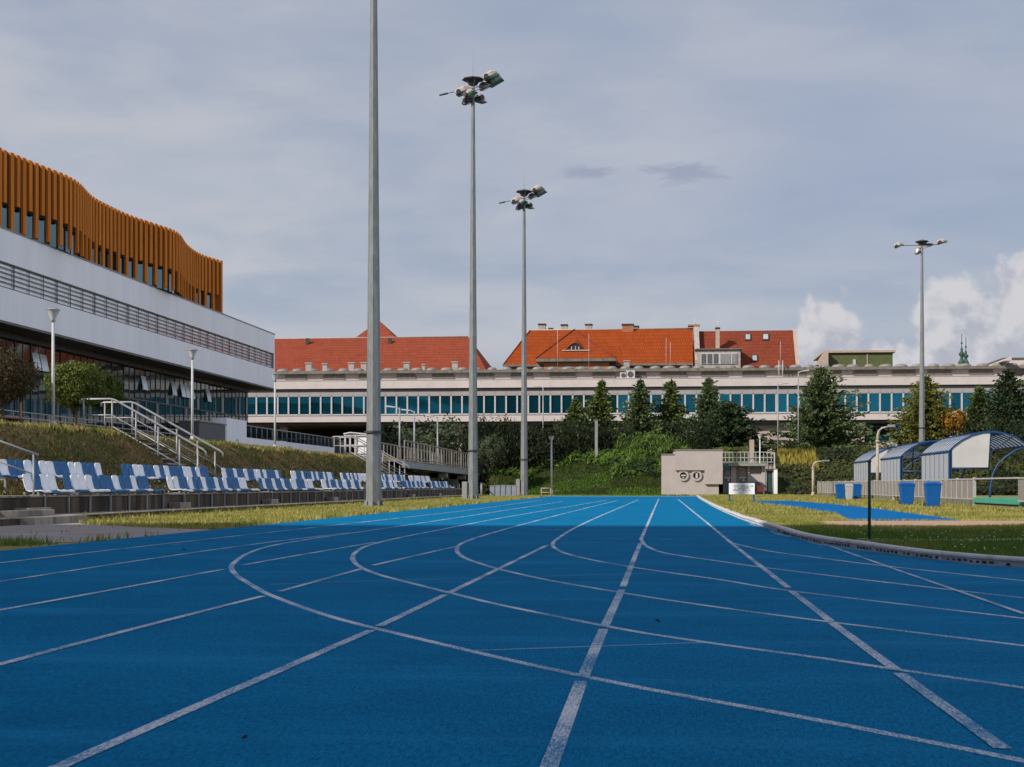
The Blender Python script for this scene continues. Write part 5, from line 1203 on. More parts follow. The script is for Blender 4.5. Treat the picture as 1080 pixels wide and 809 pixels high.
# ------------------------------------------------------------------ team shelters
def shelter(y0, label, endpanel, seed):
    X0 = 11.75; L = 6.3
    t = thing('team_shelter', label, 'shelter', (X0, y0, 0), 'blue and white barrel roofed team shelters')
    # cross-section of the roof (x from back wall, z)
    NB = 6; A = [(0, 2.15), (.25, 2.40), (.55, 2.62), (.95, 2.83), (1.4, 2.95), (1.85, 2.97), (2.3, 2.88), (2.7, 2.72), (3.0, 2.53), (3.2, 2.36)]
    mb = MB(); n = len(A); nr = 9
    for a, b in zip(A, A[1:]):
        mb.add([(X0 + a[0], y0, a[1]), (X0 + b[0], y0, b[1]), (X0 + b[0], y0 + L, b[1]), (X0 + a[0], y0 + L, a[1])], [(0, 1, 2, 3)])
    mb.build('roof', M['shelterpanel'], t)
    mb = MB()
    for k in range(nr + 1):
        y_ = y0 + L * k / nr; e = .04 if k in (0, nr) else .02
        for a, b in zip(A, A[1:]):
            mb.add([(X0 + a[0], y_ - e, a[1] + .022), (X0 + b[0], y_ - e, b[1] + .022), (X0 + b[0], y_ + e, b[1] + .022), (X0 + a[0], y_ + e, a[1] + .022)], [(0, 1, 2, 3)])
            mb.add([(X0 + a[0], y_ - e, a[1] - .055), (X0 + b[0], y_ - e, b[1] - .055), (X0 + b[0], y_ + e, b[1] - .055), (X0 + a[0], y_ + e, a[1] - .055)], [(3, 2, 1, 0)])
            mb.add([(X0 + a[0], y_ - e, a[1] - .055), (X0 + b[0], y_ - e, b[1] - .055), (X0 + b[0], y_ - e, b[1] + .022), (X0 + a[0], y_ - e, a[1] + .022)], [(0, 1, 2, 3)])
            mb.add([(X0 + a[0], y_ + e, a[1] - .055), (X0 + b[0], y_ + e, b[1] - .055), (X0 + b[0], y_ + e, b[1] + .022), (X0 + a[0], y_ + e, a[1] + .022)], [(3, 2, 1, 0)])
    for k in range(NB + 1):
        y_ = y0 + L * k / NB; e = .05 if k in (0, NB) else .035; mb.box(X0 + .015, X0 + .05, y_ - e, y_ + e, .35, 2.15)
    mb.tube((X0 + 3.2, y0, 2.36), (X0 + 3.2, y0 + L, 2.36), .05, n=6); mb.tube((X0, y0, 2.15), (X0, y0 + L, 2.15), .05, n=6)
    mb.build('rib', M['shelterblue'], t)
    mb = MB(); mb.box(X0 + .02, X0 + .045, y0 + .03, y0 + L - .03, .4, 2.14); mb.build('back_panel', M['shelterpanel'], t)
    for y_ in (y0 + .06, y0 + L - .06):
        fr = MB()
        fr.box(X0 + .05, X0 + .15, y_ - .05, y_ + .05, -.02, 2.2)
        fr.tube((X0 + 1.62, y_, 1.35), (X0 + 1.72, y_, 2.93), .04, n=6)
        fr.path([(X0 + 3.15, y_, 2.35), (X0 + 2.7, y_, 2.18), (X0 + 2.3, y_, 1.92), (X0 + 2.0, y_, 1.6), (X0 + 1.8, y_, 1.2), (X0 + 1.7, y_, .6), (X0 + 1.68, y_, 0)], .045, 6)
        fr.tube((X0 + 1.68, y_, 2.1), (X0 + 2.6, y_, 2.75), .025, n=5); fr.tube((X0 + .15, y_, 1.45), (X0 + 1.62, y_, 1.45), .04, n=6)
        fr.build('frame', M['shelterblue'], t)
    if endpanel:
        P = [(.17, 1.49), (1.60, 1.49), (1.68, 2.90), (1.4, 2.90), (.95, 2.78), (.55, 2.57), (.25, 2.34), (.17, 2.25)]
        mb = MB(); mb.slab([(X0 + x, y0 - .003, z) for x, z in P], (0, -1, 0), .03); mb.build('end_panel', M['shelterend'], t)
    st = MB(); st.box(X0 + .2, X0 + .6, y0 + .4, y0 + L - .4, .42, .47); st.box(X0 + .2, X0 + .24, y0 + .4, y0 + L - .4, .55, .9)
    st.build('bench_seat', M['steelwhite'], t)
    lg = MB()
    for k in range(5): y_ = y0 + .5 + k * 1.3; lg.box(X0 + .36, X0 + .42, y_ - .03, y_ + .03, -.02, .418); lg.tube((X0 + .22, y_, .4), (X0 + .22, y_, .9), .02, n=5)
    lg.build('bench_leg', M['galv'], t)
shelter(61.9, 'nearest blue and white team shelter with white end panel and arched roof', True, 0)
shelter(74.2, 'middle team shelter with open end under its arched striped roof', False, 1)
shelter(85.4, 'farthest team shelter with white end panel half hidden by the curved pipe', True, 2)

# ------------------------------------------------------------------ wheelie bins
def wheelie(px, py, ptop, width, m, label):
    base = onZ(px, py); yc = (512 - ptop); d = -base.x * ST + base.y * CT
    h = HC + (512 - ptop) * d / F; s = h / 1.02; x, y = base.x, base.y
    t = thing('wheelie_bin', label, 'bin', (x, y, 0), 'wheelie bins along the fence')
    w = width * d / F / 2
    mb = MB(); z0, z1 = .05 * s, .90 * s; wb, wt = w * .74, w * .95; db, dt = .20 * s, .29 * s
    v = [(x + sx * wb, y + sy * db, z0) for sx, sy in ((-1, -1), (1, -1), (1, 1), (-1, 1))] + [(x + sx * wt, y + sy * dt, z1) for sx, sy in ((-1, -1), (1, -1), (1, 1), (-1, 1))]
    mb.add(v, [(3, 2, 1, 0), (4, 5, 6, 7), (0, 1, 5, 4), (1, 2, 6, 5), (2, 3, 7, 6), (3, 0, 4, 7)])
    bevel(mb.build('body', m, t), .025 * s)
    mb = MB(); mb.box(x - w, x + w, y - .31 * s, y + .31 * s, .885 * s, .935 * s); bevel(mb.build('rim', m, t), .012)
    mb = MB(); q = [(x + sx * w * .98, y + sy * .3 * s, .94 * s) for sx, sy in ((-1, -1), (1, -1), (1, 1), (-1, 1))] + [(x - w * .8, y - .24 * s, .99 * s), (x + w * .8, y - .24 * s, .99 * s), (x + w * .8, y + .24 * s, 1.02 * s), (x - w * .8, y + .24 * s, 1.02 * s)]
    mb.add(q, [(3, 2, 1, 0), (4, 5, 6, 7), (0, 1, 5, 4), (1, 2, 6, 5), (2, 3, 7, 6), (3, 0, 4, 7)]); bevel(mb.build('lid', m, t), .012)
    for sx in (-1, 1):
        mb = MB(); mb.tube((x + sx * w * .82 - .03, y + .24 * s, .10 * s), (x + sx * w * .82 + .03, y + .24 * s, .10 * s), .10 * s, n=12); mb.build('wheel', M['black'], t)
    mb = MB(); mb.tube((x - w * .8, y + .33 * s, .93 * s), (x + w * .8, y + .33 * s, .93 * s), .02, n=6); mb.build('handle', m, t)
wheelie(983.5, 535.8, 507.6, 16.8, M['bin_blue'], 'largest and nearest blue wheelie bin, in front of the white end shelter')
wheelie(956.4, 533.6, 508.2, 15.8, M['bin_blue'], 'blue wheelie bin left of the nearest bin, below the middle shelter')
wheelie(903.8, 527.4, 509.8, 9.4, M['bin_blue'], 'blue wheelie bin directly right of the grey bin')
wheelie(886.4, 527.6, 509.8, 10.4, M['bin_blue'], 'leftmost blue wheelie bin in the row along the fence')
wheelie(895.6, 528.2, 510.6, 8.0, M['bin_grey'], 'grey white wheelie bin squeezed between two blue bins')

# ------------------------------------------------------------------ curved pipes and posts
def goose(px, pb, pt, label, hook, r):
    b = onZ(px, pb); d = b.y; top = onY(px, pt, b.y).z; x, y = b.x, b.y
    t = thing('gooseneck_pipe', label, 'pipe post', (x, y, 0), 'old curved pipe posts')
    mb = MB(); mb.tube((x, y, -.05), (x, y, top * .8), r, r * .95, 10); mb.tube((x, y, -.02), (x, y, .3), r * 1.4, r * 1.3, 10); mb.tube((x, y, top * .78), (x, y, top * .82), r * 1.3, n=10); mb.build('pipe', M['oldpost'], t)
    mb = MB(); P = [(x, y, top * .8), (x + .02 * hook, y, top * .88), (x + .12 * hook, y, top * .95), (x + .3 * hook, y, top * .985), (x + .6 * hook, y, top), (x + hook, y, top * 1.01)]; mb.path(P, [r * .9, r * .9, r * .85, r * .7, r * .5, r * .4], 8); mb.build('curved_neck', M['oldpost'], t)
    mb = MB(); mb.box(x + hook * .75, x + hook * 1.3, y - .06, y + .06, top * 1.0, top * 1.035); mb.build('nozzle', M['galv'], t)
goose(925.5, 526.0, 450.5, 'tall old cream pipe with curved neck standing before the shelters', .75, .085)
goose(857.5, 523.6, 486.5, 'short cream pipe with curved neck at the far end of the fence', .85, .085)
b = onZ(917, 570.0)
t = thing('marker_post', 'thin dark green post standing on the lawn behind the kerb', 'post', (b.x, b.y, 0))
mb = MB(); mb.tube((b.x, b.y, -.05), (b.x, b.y, onY(916, 487, b.y).z), .021, n=8); mb.build('post', M['darkgreen'], t)
mb = MB(); mb.tube((b.x, b.y, onY(916, 487, b.y).z), (b.x, b.y, onY(916, 486, b.y).z), .032, n=8); mb.build('cap', M['dark'], t)
mb = MB(); mb.box(b.x - .16, b.x + .14, b.y - .12, b.y + .12, -.01, .022); mb.build('footing', M['conc'], t)

# ------------------------------------------------------------------ small things at the far left end of the track
yB = 99.0
for k in range(5):
    l = onY(516.6 + 5.75 * k, 520, yB); r = onY(516.6 + 5.75 * k + 5.0, 520, yB); top = onY(520, 512.4 if k else 512.9, yB).z
    t = thing('panel_box', f'{ORD[k]} grey panel box from the left in the row between the two masts', 'box', ((l.x + r.x) / 2, yB, 0), 'row of grey boxes by the far mast')
    mb = MB(); mb.box(l.x, r.x, yB, yB + .3, .03, top); bevel(mb.build('body', M['binbox'], t), .015)
    mb = MB(); mb.box(l.x - .01, r.x + .01, yB - .02, yB + .32, top + .002, top + .05); mb.build('lid', M['galv'], t)
    mb = MB(); mb.box(l.x + .03, l.x + .08, yB + .02, yB + .28, -.02, .029); mb.box(r.x - .08, r.x - .03, yB + .02, yB + .28, -.02, .029); mb.build('foot', M['dark'], t)
b = onY(571, 523, 104.5); e = onY(581, 523, 104.5); zt4 = onY(575, 515, 104.5).z
t = thing('barrier', 'small metal hoop barrier at the foot of the lone white lamp', 'barrier', (b.x, 104.5, 0))
mb = MB(); mb.tube((b.x, 104.5, -.03), (b.x, 104.5, zt4), .04, n=6); mb.tube((e.x, 104.5, -.03), (e.x, 104.5, zt4), .04, n=6); mb.build('post', M['oldpost'], t)
mb = MB(); mb.tube((b.x, 104.5, zt4), (e.x, 104.5, zt4), .04, n=6); mb.tube((b.x, 104.5, zt4 * .45), (e.x, 104.5, zt4 * .45), .03, n=6); mb.build('rail', M['oldpost'], t)
for k, (px, pt, Y, lb_) in enumerate(((507.8, 510, 100, 'slim pale post left of the grey panel boxes'), (484, 511, 109, 'leftmost thin pale post under the footbridge'), (488.5, 511.5, 109, 'thin pale post close left of the grey service box'), (478.5, 511.5, 111, 'shortest pale post below the footbridge support'))):
    p = onY(px, pt, Y); t = thing('bollard', lb_, 'bollard', (p.x, Y, 0), 'thin pale posts at the end of the bank')
    mb = MB(); mb.tube((p.x, Y, -.05), (p.x, Y, p.z), .07, .06, 8); mb.build('post', M['fencepost'], t)
    mb = MB(); mb.lathe((p.x, Y, p.z), [(.075, 0), (.075, .04), (.02, .07)], 8); mb.build('cap', M['galv'], t)
# a crow on the grass
b = onZ(845.5, 523.4)
t = thing('crow', 'black crow on the grass beyond the blue run-up', 'bird', (b.x, b.y, 0))
c = Vector((b.x, b.y, .0)); mb = MB()
mb.path([c + Vector(p) for p in ((-.42, 0, .16), (-.25, 0, .2), (-.1, 0, .24), (.06, 0, .27), (.17, 0, .34), (.23, 0, .40), (.29, 0, .41), (.40, 0, .39))], [.02, .06, .11, .12, .085, .065, .05, .008], 10)
mb.build('body', M['black'], t)
mb = MB(); 
for s in (-.04, .04): mb.tube(c + Vector((.0, s, .0)), c + Vector((-.02, s, .18)), .012, n=5); mb.tube(c + Vector((-.03, s, .008)), c + Vector((.07, s, .008)), .01, n=5)
mb.build('leg', M['dark'], t)
# ------------------------------------------------------------------ trees and bushes
def leaf(mb, c, size, nrm, asp=.5, up=None):
    n = Vector(nrm).normalized(); a = n.cross(Vector((0, 0, 1)))
    if a.length < .1: a = Vector((1, 0, 0))
    a.normalize(); b = n.cross(a)
    th = R.uniform(0, 2 * PI) if up is None else R.gauss(PI / 2, up)
    u = (a * math.cos(th) + b * math.sin(th)) * size; w = (-a * math.sin(th) + b * math.cos(th)) * size * asp
    c = Vector(c); mb.add([c - u, c + w * .9 - u * .1, c + u, c - w * .9 - u * .1], [(0, 1, 2, 3)])
def rvec():
    while True:
        v = Vector((R.uniform(-1, 1), R.uniform(-1, 1), R.uniform(-1, 1)))
        if .05 < v.length < 1: return v
def conifer(x, y, z, h, r, m, label, dens=1.9, skirt=.03, power=.76, lean=0, cat='spruce tree', name='spruce_tree', spray=.36):
    t = thing(name, label, 'tree', (x, y, z), 'conifers in front of the long building')
    mb = MB(); mb.tube((x, y, z - .3), (x + lean, y, z + h * .96), .035 * h * .45, .015, 8); mb.build('trunk', M['bark'], t)
    mb = MB(); zz_ = h * skirt; lev = 0
    side = [R.uniform(.62, 1.25) for _ in range(9)]
    while zz_ < h * .985:
        f = zz_ / h; Rm = r * max(.035, (1 - f)) ** power * R.uniform(.72, 1.18)
        n = int((7 + 4 * (1 - f)) * dens)
        a0 = R.uniform(0, 6.28)
        for k in range(n):
            a = a0 + 2 * PI * k / n + R.uniform(-.25, .25); s = side[int(a / 6.29 * 9) % 9]
            L = Rm * s * R.choice([.45, .7, .9, 1, 1.1, 1.32]); d = Vector((math.cos(a), math.sin(a), 0))
            rise = R.uniform(-.32, .05) - .12 * (1 - f) + .35 * max(0, f - .7)
            steps = max(2, int(L / (spray * .62)))
            for i in range(steps):
                u = (i + .6) / steps
                if u < .15 and R.random() < .5: continue
                p = Vector((x + lean * f, y, z + zz_)) + d * (L * u) + Vector((0, 0, rise * L * u + .18 * L * u * u))
                for q in range(3):
                    tip = (d * R.uniform(.5, 1.1) + rvec() * .75 + Vector((0, 0, R.uniform(-.1, .35)))).normalized()
                    sz = spray * R.uniform(.55, 1.1) * (.75 + .25 * (1 - f)); w = tip.cross(rvec()).normalized() * sz * .33
                    pp = p + rvec() * .12
                    mb.add([pp - tip * sz * .3, pp + w + tip * sz * .2, pp + tip * sz, pp - w + tip * sz * .2], [(0, 1, 2, 3)])
        zz_ += h * .028 * R.uniform(.8, 1.25) * (1.1 - .4 * f)
    for k in range(14):
        p = Vector((x + lean, y, z + h * (1 - .004 * k))); tip = (rvec() * .5 + Vector((0, 0, 1))).normalized(); w = tip.cross(rvec()).normalized() * .06
        mb.add([p - tip * .1, p + w, p + tip * .28, p - w], [(0, 1, 2, 3)])
    mb.build('crown', M[m], t); return t
def at(px, pbase, ptop, Y):
    b = onY(px, pbase, Y); z = hz(b.x, Y); return b.x, Y, z, onY(px, ptop, Y).z - z
def con(px, ptop, Y, wpx, m, label, **k):
    x, y, z, h = at(px, 480, ptop, Y); conifer(x, y, z - .1, h, 1.42 * wpx * Y / F / 2, m, label, **k)
con(607.5, 419, 133, 40, 'spruce', 'smallest spruce, leftmost of the row before the strip windows')
con(635, 399.5, 136, 42, 'spruce', 'slim pointed spruce second from the left in the row')
con(675.5, 399.0, 134, 48, 'spruce_blue', 'grey green spruce behind the light green bush')
con(708, 399.5, 136, 44, 'spruce', 'dense narrow spruce between the bush and the hut')
con(747, 397.5, 133, 58, 'spruce_blue', 'broad spruce directly behind the hut')
con(770, 424, 131, 74, 'spruce_dark', 'dark wide fir right of the broad spruce, overhanging the hedge', power=.6)
con(865.5, 386, 128, 74, 'spruce_blue', 'big wide spruce standing alone behind the picket fence', dens=2.0, power=.72)
con(976.5, 396, 134, 50, 'thuja', 'yellowish green conifer beside the right floodlight mast', power=.6)
con(1033, 407, 135, 56, 'spruce', 'grey green spruce behind the nearest shelter roof', power=.75)
con(1063.5, 388, 133, 64, 'spruce_dark', 'tall dark spruce at the right edge behind the shelter', power=.7)
con(1098, 410, 130, 70, 'spruce_dark', 'dark spruce half out of the picture at the right edge', power=.65)

def blob(x, y, z, rx, ry, rz, n, size, m, name, label, cat, group=None, trunk=None, updir=None, shell=.55, asp=.5, lump=.25, sun=.5):
    t = thing(name, label, cat, (x, y, trunk if trunk is not None else z - rz), group)
    mb = MB(); sd = R.random() * 50
    for i in range(n):
        d = rvec().normalized(); k = 1 + lump * noise.noise(d * 2.1 + Vector((sd, 0, 0))) * 2; q = R.uniform(shell ** 3, 1) ** (1 / 3) * k
        if R.random() < .08: q *= R.uniform(1.02, 1.14)
        p = Vector((x + d.x * rx * q, y + d.y * ry * q, z + d.z * rz * q))
        leaf(mb, p, size * R.uniform(.6, 1.2), d * .6 + rvec() * .8, asp, updir)
    mb.build('crown' if trunk is not None else 'foliage', M[m], t)
    mb = MB()
    z0 = trunk if trunk is not None else z - rz
    rt = .055 if trunk is not None else .05
    mb.path([(x, y, z0 - .15), (x + .03, y, z0 + (z - z0) * .4), (x - .02, y, z0 + (z - z0) * .75), (x, y, z + .1)], [rt * 1.4, rt, rt * .9, rt * .5], 8)
    for k in range(6):
        a = k * 1.05 + .3; mb.path([(x, y, z - rz * .75), (x + rx * .4 * math.cos(a), y + ry * .4 * math.sin(a), z - rz * .15), (x + rx * .75 * math.cos(a), y + ry * .75 * math.sin(a), z + rz * .3)], [rt * .6, rt * .4, rt * .15], 5)
    mb.build('trunk' if trunk is not None else 'stem', M['bark'], t); return t
p = onX(79, 406, -20.3); blob(p.x, p.y, p.z, 1.0, 1.05, .82, 9000, .062, 'roundleaf', 'round_tree', 'clipped round green tree on a thin trunk beside the stair railing', 'tree', 'clipped round trees on the terrace', trunk=2.36, lump=.16)
p = onX(110, 413, -22.5); blob(p.x, p.y, p.z, .72, .8, .8, 6000, .07, 'roundleaf', 'round_tree', 'yellowish round tree half hidden behind the clipped green one', 'tree', 'clipped round trees on the terrace', trunk=2.36, lump=.2)
p = onX(2, 398, -20.5); blob(p.x, p.y, p.z, 1.1, 1.15, .88, 7000, .062, 'redleaf', 'plum_tree', 'dark reddish round tree cut by the left edge', 'tree', 'clipped round trees on the terrace', trunk=2.36, lump=.18)
p = onX(21.5, 452, -20.2)
t = thing('tree_stake', 'pale wooden stake with a darker tip beside the plum tree', 'stake', (p.x, p.y, 2.36))
mb = MB(); mb.tube((p.x, p.y, 2.2), (p.x, p.y, onX(21.5, 424, -20.2).z), .045, n=8); mb.build('stake', M['stake'], t)
mb = MB(); mb.tube((p.x, p.y, onX(21.5, 424, -20.2).z), (p.x, p.y, onX(21.5, 414, -20.2).z), .04, .03, 8); mb.build('tip', M['bark'], t)

# bushes on and behind the mound
def bush(px, py, Y, rx, rz, n, size, m, label, name='bush', updir=None, asp=.5, lump=.3, ry=None):
    p = onY(px, py, Y); return blob(p.x, Y, p.z, rx, ry or rx * .8, rz, n, size, m, name, label, 'bush', 'bushes on the mound', updir=updir, asp=asp, lump=lump)
bush(518, 476, 116.5, 1.15, 1.25, 2600, .11, 'bush', 'round grey green bush right of the second mast')
bush(684, 473, 123, 2.5, 1.3, 3200, .2, 'lime', 'light green feathery bush left of the hut', updir=.45, asp=.28)
bush(703, 478, 121, 1.2, .9, 1800, .2, 'lime', 'small light green bush touching the hut roof', updir=.45, asp=.28)
for i, (px, py, Y, rx, rz, lb_) in enumerate(((506, 470, 121, 1.4, 2.2, 'dark yew just behind the second mast'), (530, 470, 122, 2.0, 2.3, 'dark upright yew right of the round bush'), (548, 472, 123, 1.9, 2.0, 'dark upright yew behind the third mast'), (566, 474, 122, 1.9, 2.0, 'dark upright yew left of the lone lamp'), (588, 473, 123, 2.0, 2.2, 'dark yew right of the lone lamp'), (606, 470, 124, 2.2, 2.6, 'tall dark yew below the smallest spruce'), (622, 474, 126, 1.9, 2.0, 'dark yew left of the square marker post'), (643, 474, 126, 2.1, 2.2, 'dark yew right of the square marker post'), (662, 476, 127, 1.9, 2.0, 'dark yew left of the light green bush'), (722, 470, 127, 2.4, 2.4, 'dark yew between spruces above the hut'), (1050, 466, 124, 3.6, 2.6, 'dark yew mass under the right edge spruces'))):
    bush(px, py, Y, rx, rz, 2300, .2, 'yew', lb_, 'yew_bush', updir=.5, asp=.25, lump=.35)
bush(1000.5, 444, 131, .55, .8, 700, .16, 'autumn', 'orange leaved shrub right of the yellowish conifer', 'autumn_shrub')
bush(1012, 443, 131, .5, .95, 700, .16, 'autumn', 'bright orange pointed shrub beside the other orange one', 'autumn_shrub')
for i, (px, py, Y, rx, rz, lb_) in enumerate(((425, 474, 118, 2.2, 2.0, 'shaded bush below the left lamps behind the footbridge'), (450, 474, 122, 2.6, 2.2, 'shaded bush behind the middle of the footbridge'), (474, 472, 124, 2.4, 2.3, 'shaded bush at the right end of the footbridge'), (462, 504, 116, 2.2, 1.6, 'low dark bush under the footbridge deck'), (495, 500, 114, 1.8, 1.5, 'low dark bush behind the second mast foot'))):
    bush(px, py, Y, rx, rz, 1700, .2, 'yew' if i > 2 else 'bush', lb_, lump=.35)

def hedge(name, label, x0, x1, y0, y1, z0, z1, n, m, size=.13):
    t = thing(name, label, 'hedge', ((x0 + x1) / 2, (y0 + y1) / 2, z0)); mb = MB()
    for i in range(n):
        f = R.random(); x = R.uniform(x0, x1); bump = .25 * noise.noise(Vector((x * .6, 0, 1)))
        if f < .45: p = (x, y0 + R.uniform(-.08, .1), R.uniform(z0, z1 + bump)); nn = (0, -1, .2)
        elif f < .9: p = (x, R.uniform(y0, y1), z1 + bump + R.uniform(-.12, .1)); nn = (0, 0, 1)
        else: p = (R.choice((x0, x1)), R.uniform(y0, y1), R.uniform(z0, z1)); nn = (1, 0, 0)
        leaf(mb, p, size * R.uniform(.6, 1.3), Vector(nn) + rvec() * .8, .55)
    mb.build('foliage', M[m], t)
    mb = MB(); mb.box(x0 + .15, x1 - .15, y0 + .15, y1 - .15, z0 - .1, z1 - .18); mb.build('stem', M['yew'], t)
hedge('hedge', 'yellow green clipped hedge strip above the hut roof', onY(752, 475, 126).x, onY(789.5, 475, 126).x, 126, 127.2, onY(770, 480, 126).z, onY(770, 472.6, 126).z, 2200, 'hedge')
hedge('hedge', 'clipped green hedge behind the picket fence left of the big spruce', onY(818, 475, 126).x, onY(872, 475, 126).x, 126, 127.2, onY(840, 482, 126).z, onY(840, 471, 126).z, 2600, 'roundleaf')

# ------------------------------------------------------------------ ground cover: uncountable
def stuff(mb, name, m, label, cat):
    return tag(mb.build(name, M[m]), label, cat, kind='stuff')
def blade(mb, x, y, z, h, w, lean=.5):
    a = R.uniform(0, 2 * PI); l = R.uniform(0, lean) * h; b = R.uniform(0, 2 * PI)
    mb.add([(x - math.cos(a) * w, y - math.sin(a) * w, z), (x + math.cos(a) * w, y + math.sin(a) * w, z), (x + math.cos(b) * l, y + math.sin(b) * l, z + h)], [(0, 1, 2)])
def kx(y):
    for a, b in zip(KC, KC[1:]):
        if a[1] >= y >= b[1]: return a[0] + (b[0] - a[0]) * (a[1] - y) / max(1e-6, a[1] - b[1])
    return 3
g1 = MB(); g2 = MB(); lu = MB(); cl = MB(); SHD = 27.0
n = 0
while n < 62000:
    y = 12.5 + 28 * R.random() ** 1.6; x = R.uniform(1.9, 15)
    if x < kx(y) + .09: continue
    if (x * CT + y * ST) / (y * CT - x * ST) > .37: continue
    if inpoly(x, y, RUN) or inpoly(x, y, SAND) or inpoly(x, y, EDGE): continue
    if (inpoly(x, y, DIRT) or inpoly(x, y - .35, DIRT)) and R.random() < .93: continue
    pn = noise.noise(Vector((x * .8, y * .8, 5)))
    h = R.uniform(.03, .075) * (1 + .6 * pn) * (1.0 if y < 27 else .9)
    gg = g1 if y + 1.5 * pn < 24.5 + R.uniform(-1, 1.5) else g2
    blade(gg, x, y, 0, h, .005 + .00018 * y, .7); n += 1
for i in range(230):
    y = 13 + 10 * R.random(); x = R.uniform(2.4, 10)
    if x < kx(y) + .15 or inpoly(x, y, SAND) or inpoly(x, y, RUN) or inpoly(x, y, EDGE): continue
    cl.lathe((x, y, R.uniform(.03, .07)), [(.003, 0), (.009, .005), (.007, .011), (.002, .014)], 5)
n = 0
while n < 30000:
    y = 36 + 66 * R.random() ** 1.3; x = R.uniform(1.9, 14)
    if x < kx(y) + .1 or x > 10.9 and y > 53: continue
    if inpoly(x, y, RUN) or inpoly(x, y, SAND): continue
    blade(g2, x, y, 0, R.uniform(.05, .12), .012 + .0002 * y, .7); n += 1
n = 0
while n < 52000:     # strip between the seats and the track
    y = 19 + 84 * R.random() ** 1.35; x = R.uniform(-12.0, -7.45)
    if inpoly(x, y, PAV) and R.random() < .995: continue
    e = min(x + 12.1, -7.4 - x)
    blade(g2, x, y, 0, R.uniform(.03, .09) * (1.5 if e < .4 else 1), .009 + .00022 * y, .7); n += 1
for i in range(420):   # tufts at the edge of the pavement
    p = onZ(R.gauss(12, 20), R.gauss(574.0, 1.3)); blade(g1, p.x, p.y, 0, R.uniform(.04, .12), .012, .8)
for i in range(900):
    y = R.uniform(29, 98); blade(g2, -12.0 + R.uniform(-.03, .08), y, 0, R.uniform(.08, .24), .02, .6)
for i in range(6000):
    x = R.uniform(-13, 16); y = R.uniform(102.6, 114); blade(g2 if x > 2 else lu, x, y, 0, R.uniform(.06, .14), .035, .7)
stuff(g2, 'dry_grass', 'grass', 'dry yellow green grass along the track and in front of the seats', 'grass')
stuff(g1, 'lawn_grass', 'grassg', 'short green lawn grass behind the kerb', 'grass')
stuff(cl, 'clover_flowers', 'clover', 'tiny white clover flowers scattered over the near lawn', 'flowers')
bg = MB(); rg = MB(); n = 0
while n < 60000:
    y = 22 + 92 * R.random() ** 1.4; x = R.uniform(-18.8, -13.4); z = hz(x, y)
    if z < .06: continue
    if (45.1 < y < 47.1 or 81.3 < y < 82.9) and x < -14.4: continue
    pn = noise.noise(Vector((x * 1.1, y * .8, 2)))
    hgt = R.uniform(.05, .15) * (1 + .7 * pn)
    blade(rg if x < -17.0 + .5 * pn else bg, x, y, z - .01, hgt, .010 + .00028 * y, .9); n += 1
for i in range(9000):
    y = 22 + 90 * R.random() ** 1.3; x = R.uniform(-26, -18.5); z = hz(x, y)
    blade(rg, x, y, z - .01, R.uniform(.05, .13), .014 + .0002 * y, .7)
stuff(bg, 'bank_grass', 'bankgrass', 'tangled brown and green grass covering the slope behind the seats', 'grass')
stuff(rg, 'bank_rim_grass', 'rimgrass', 'grass along the top of the bank with sunlight put into its paler colour', 'grass')
mg = MB(); ju = MB(); n = 0
while n < 34000:
    x = R.uniform(-16, 2.6); y = R.uniform(113.5, 126); z = hz(x, y)
    f = (y - 113.5 - (2.5 if x < -4 else 0)) / 9.5
    if n % 2 == 0:
        if f > .75 and x > -8: n += 1; continue
        blade(lu if 0 < f < .26 + .1 * noise.noise(Vector((x * .4, 0, 3))) else mg, x, y, z, R.uniform(.1, .22), .05, .8)
    else:
        lim = .42 if x > -6 else .50
        if f < lim + .18 * noise.noise(Vector((x * .5, y * .5, 7))): n += 1; continue
        leaf(ju, (x, y, z + R.uniform(.0, .55) * (1 + noise.noise(Vector((x * .9, y * .9, 1))))), R.uniform(.14, .3), Vector((0, -.5, .6)) + rvec() * .8, .3)
    n += 1
stuff(lu, 'lush_grass', 'lush', 'bright green grass strip at the foot of the mound', 'grass')
stuff(mg, 'mound_grass', 'moundgrass', 'rough green grass on the front of the mound', 'grass')
stuff(ju, 'juniper_cover', 'juniper', 'low bright green juniper carpet on top of the mound', 'ground cover')
iv = MB(); wg = MB()
for i in range(26000):
    x = R.uniform(9.6, 46); y = R.uniform(112.6, 124) ; z = hz(x, y)
    pn = noise.noise(Vector((x * .4, y * .4, 4)))
    if x < 12.6 + .6 * pn and y > 119.0 + .6 * pn:
        blade(wg, x, y, z, R.uniform(.3, .75), .06, .4)
    else: leaf(iv, (x, y, z + R.uniform(.05, .55) * (1 + pn)), R.uniform(.10, .22), Vector((0, -.6, .6)) + rvec() * .9, .6)
stuff(iv, 'ivy_cover', 'ivy', 'dense dark green creeper covering the bank behind the fence', 'ground cover')
stuff(wg, 'wild_grass', 'wildgrass', 'tall yellow grass at the top of the bank by the white masts', 'grass')
fw_ = MB()
def farwood(n, fx, size):
    for i in range(n):
        x, y, z = fx(); leaf(fw_, (x, y, z), size * R.uniform(.6, 1.3), rvec(), .6)
farwood(9000, lambda: (lambda y: (R.uniform(62, 74) + 6 * noise.noise(Vector((y * .05, 0, 0))), y, R.random() ** .8 * (9 + 4 * noise.noise(Vector((y * .09, 3, 0))))))(R.uniform(-30, 165)), .55)
farwood(5000, lambda: (lambda x: (x, R.uniform(300, 312), R.random() ** .8 * (9 + 3 * noise.noise(Vector((x * .05, 3, 0))))))(R.uniform(-260, 260)), 1.1)
stuff(fw_, 'far_wood', 'wood_far', 'dark tree belt beyond the pitch and the buildings', 'trees')

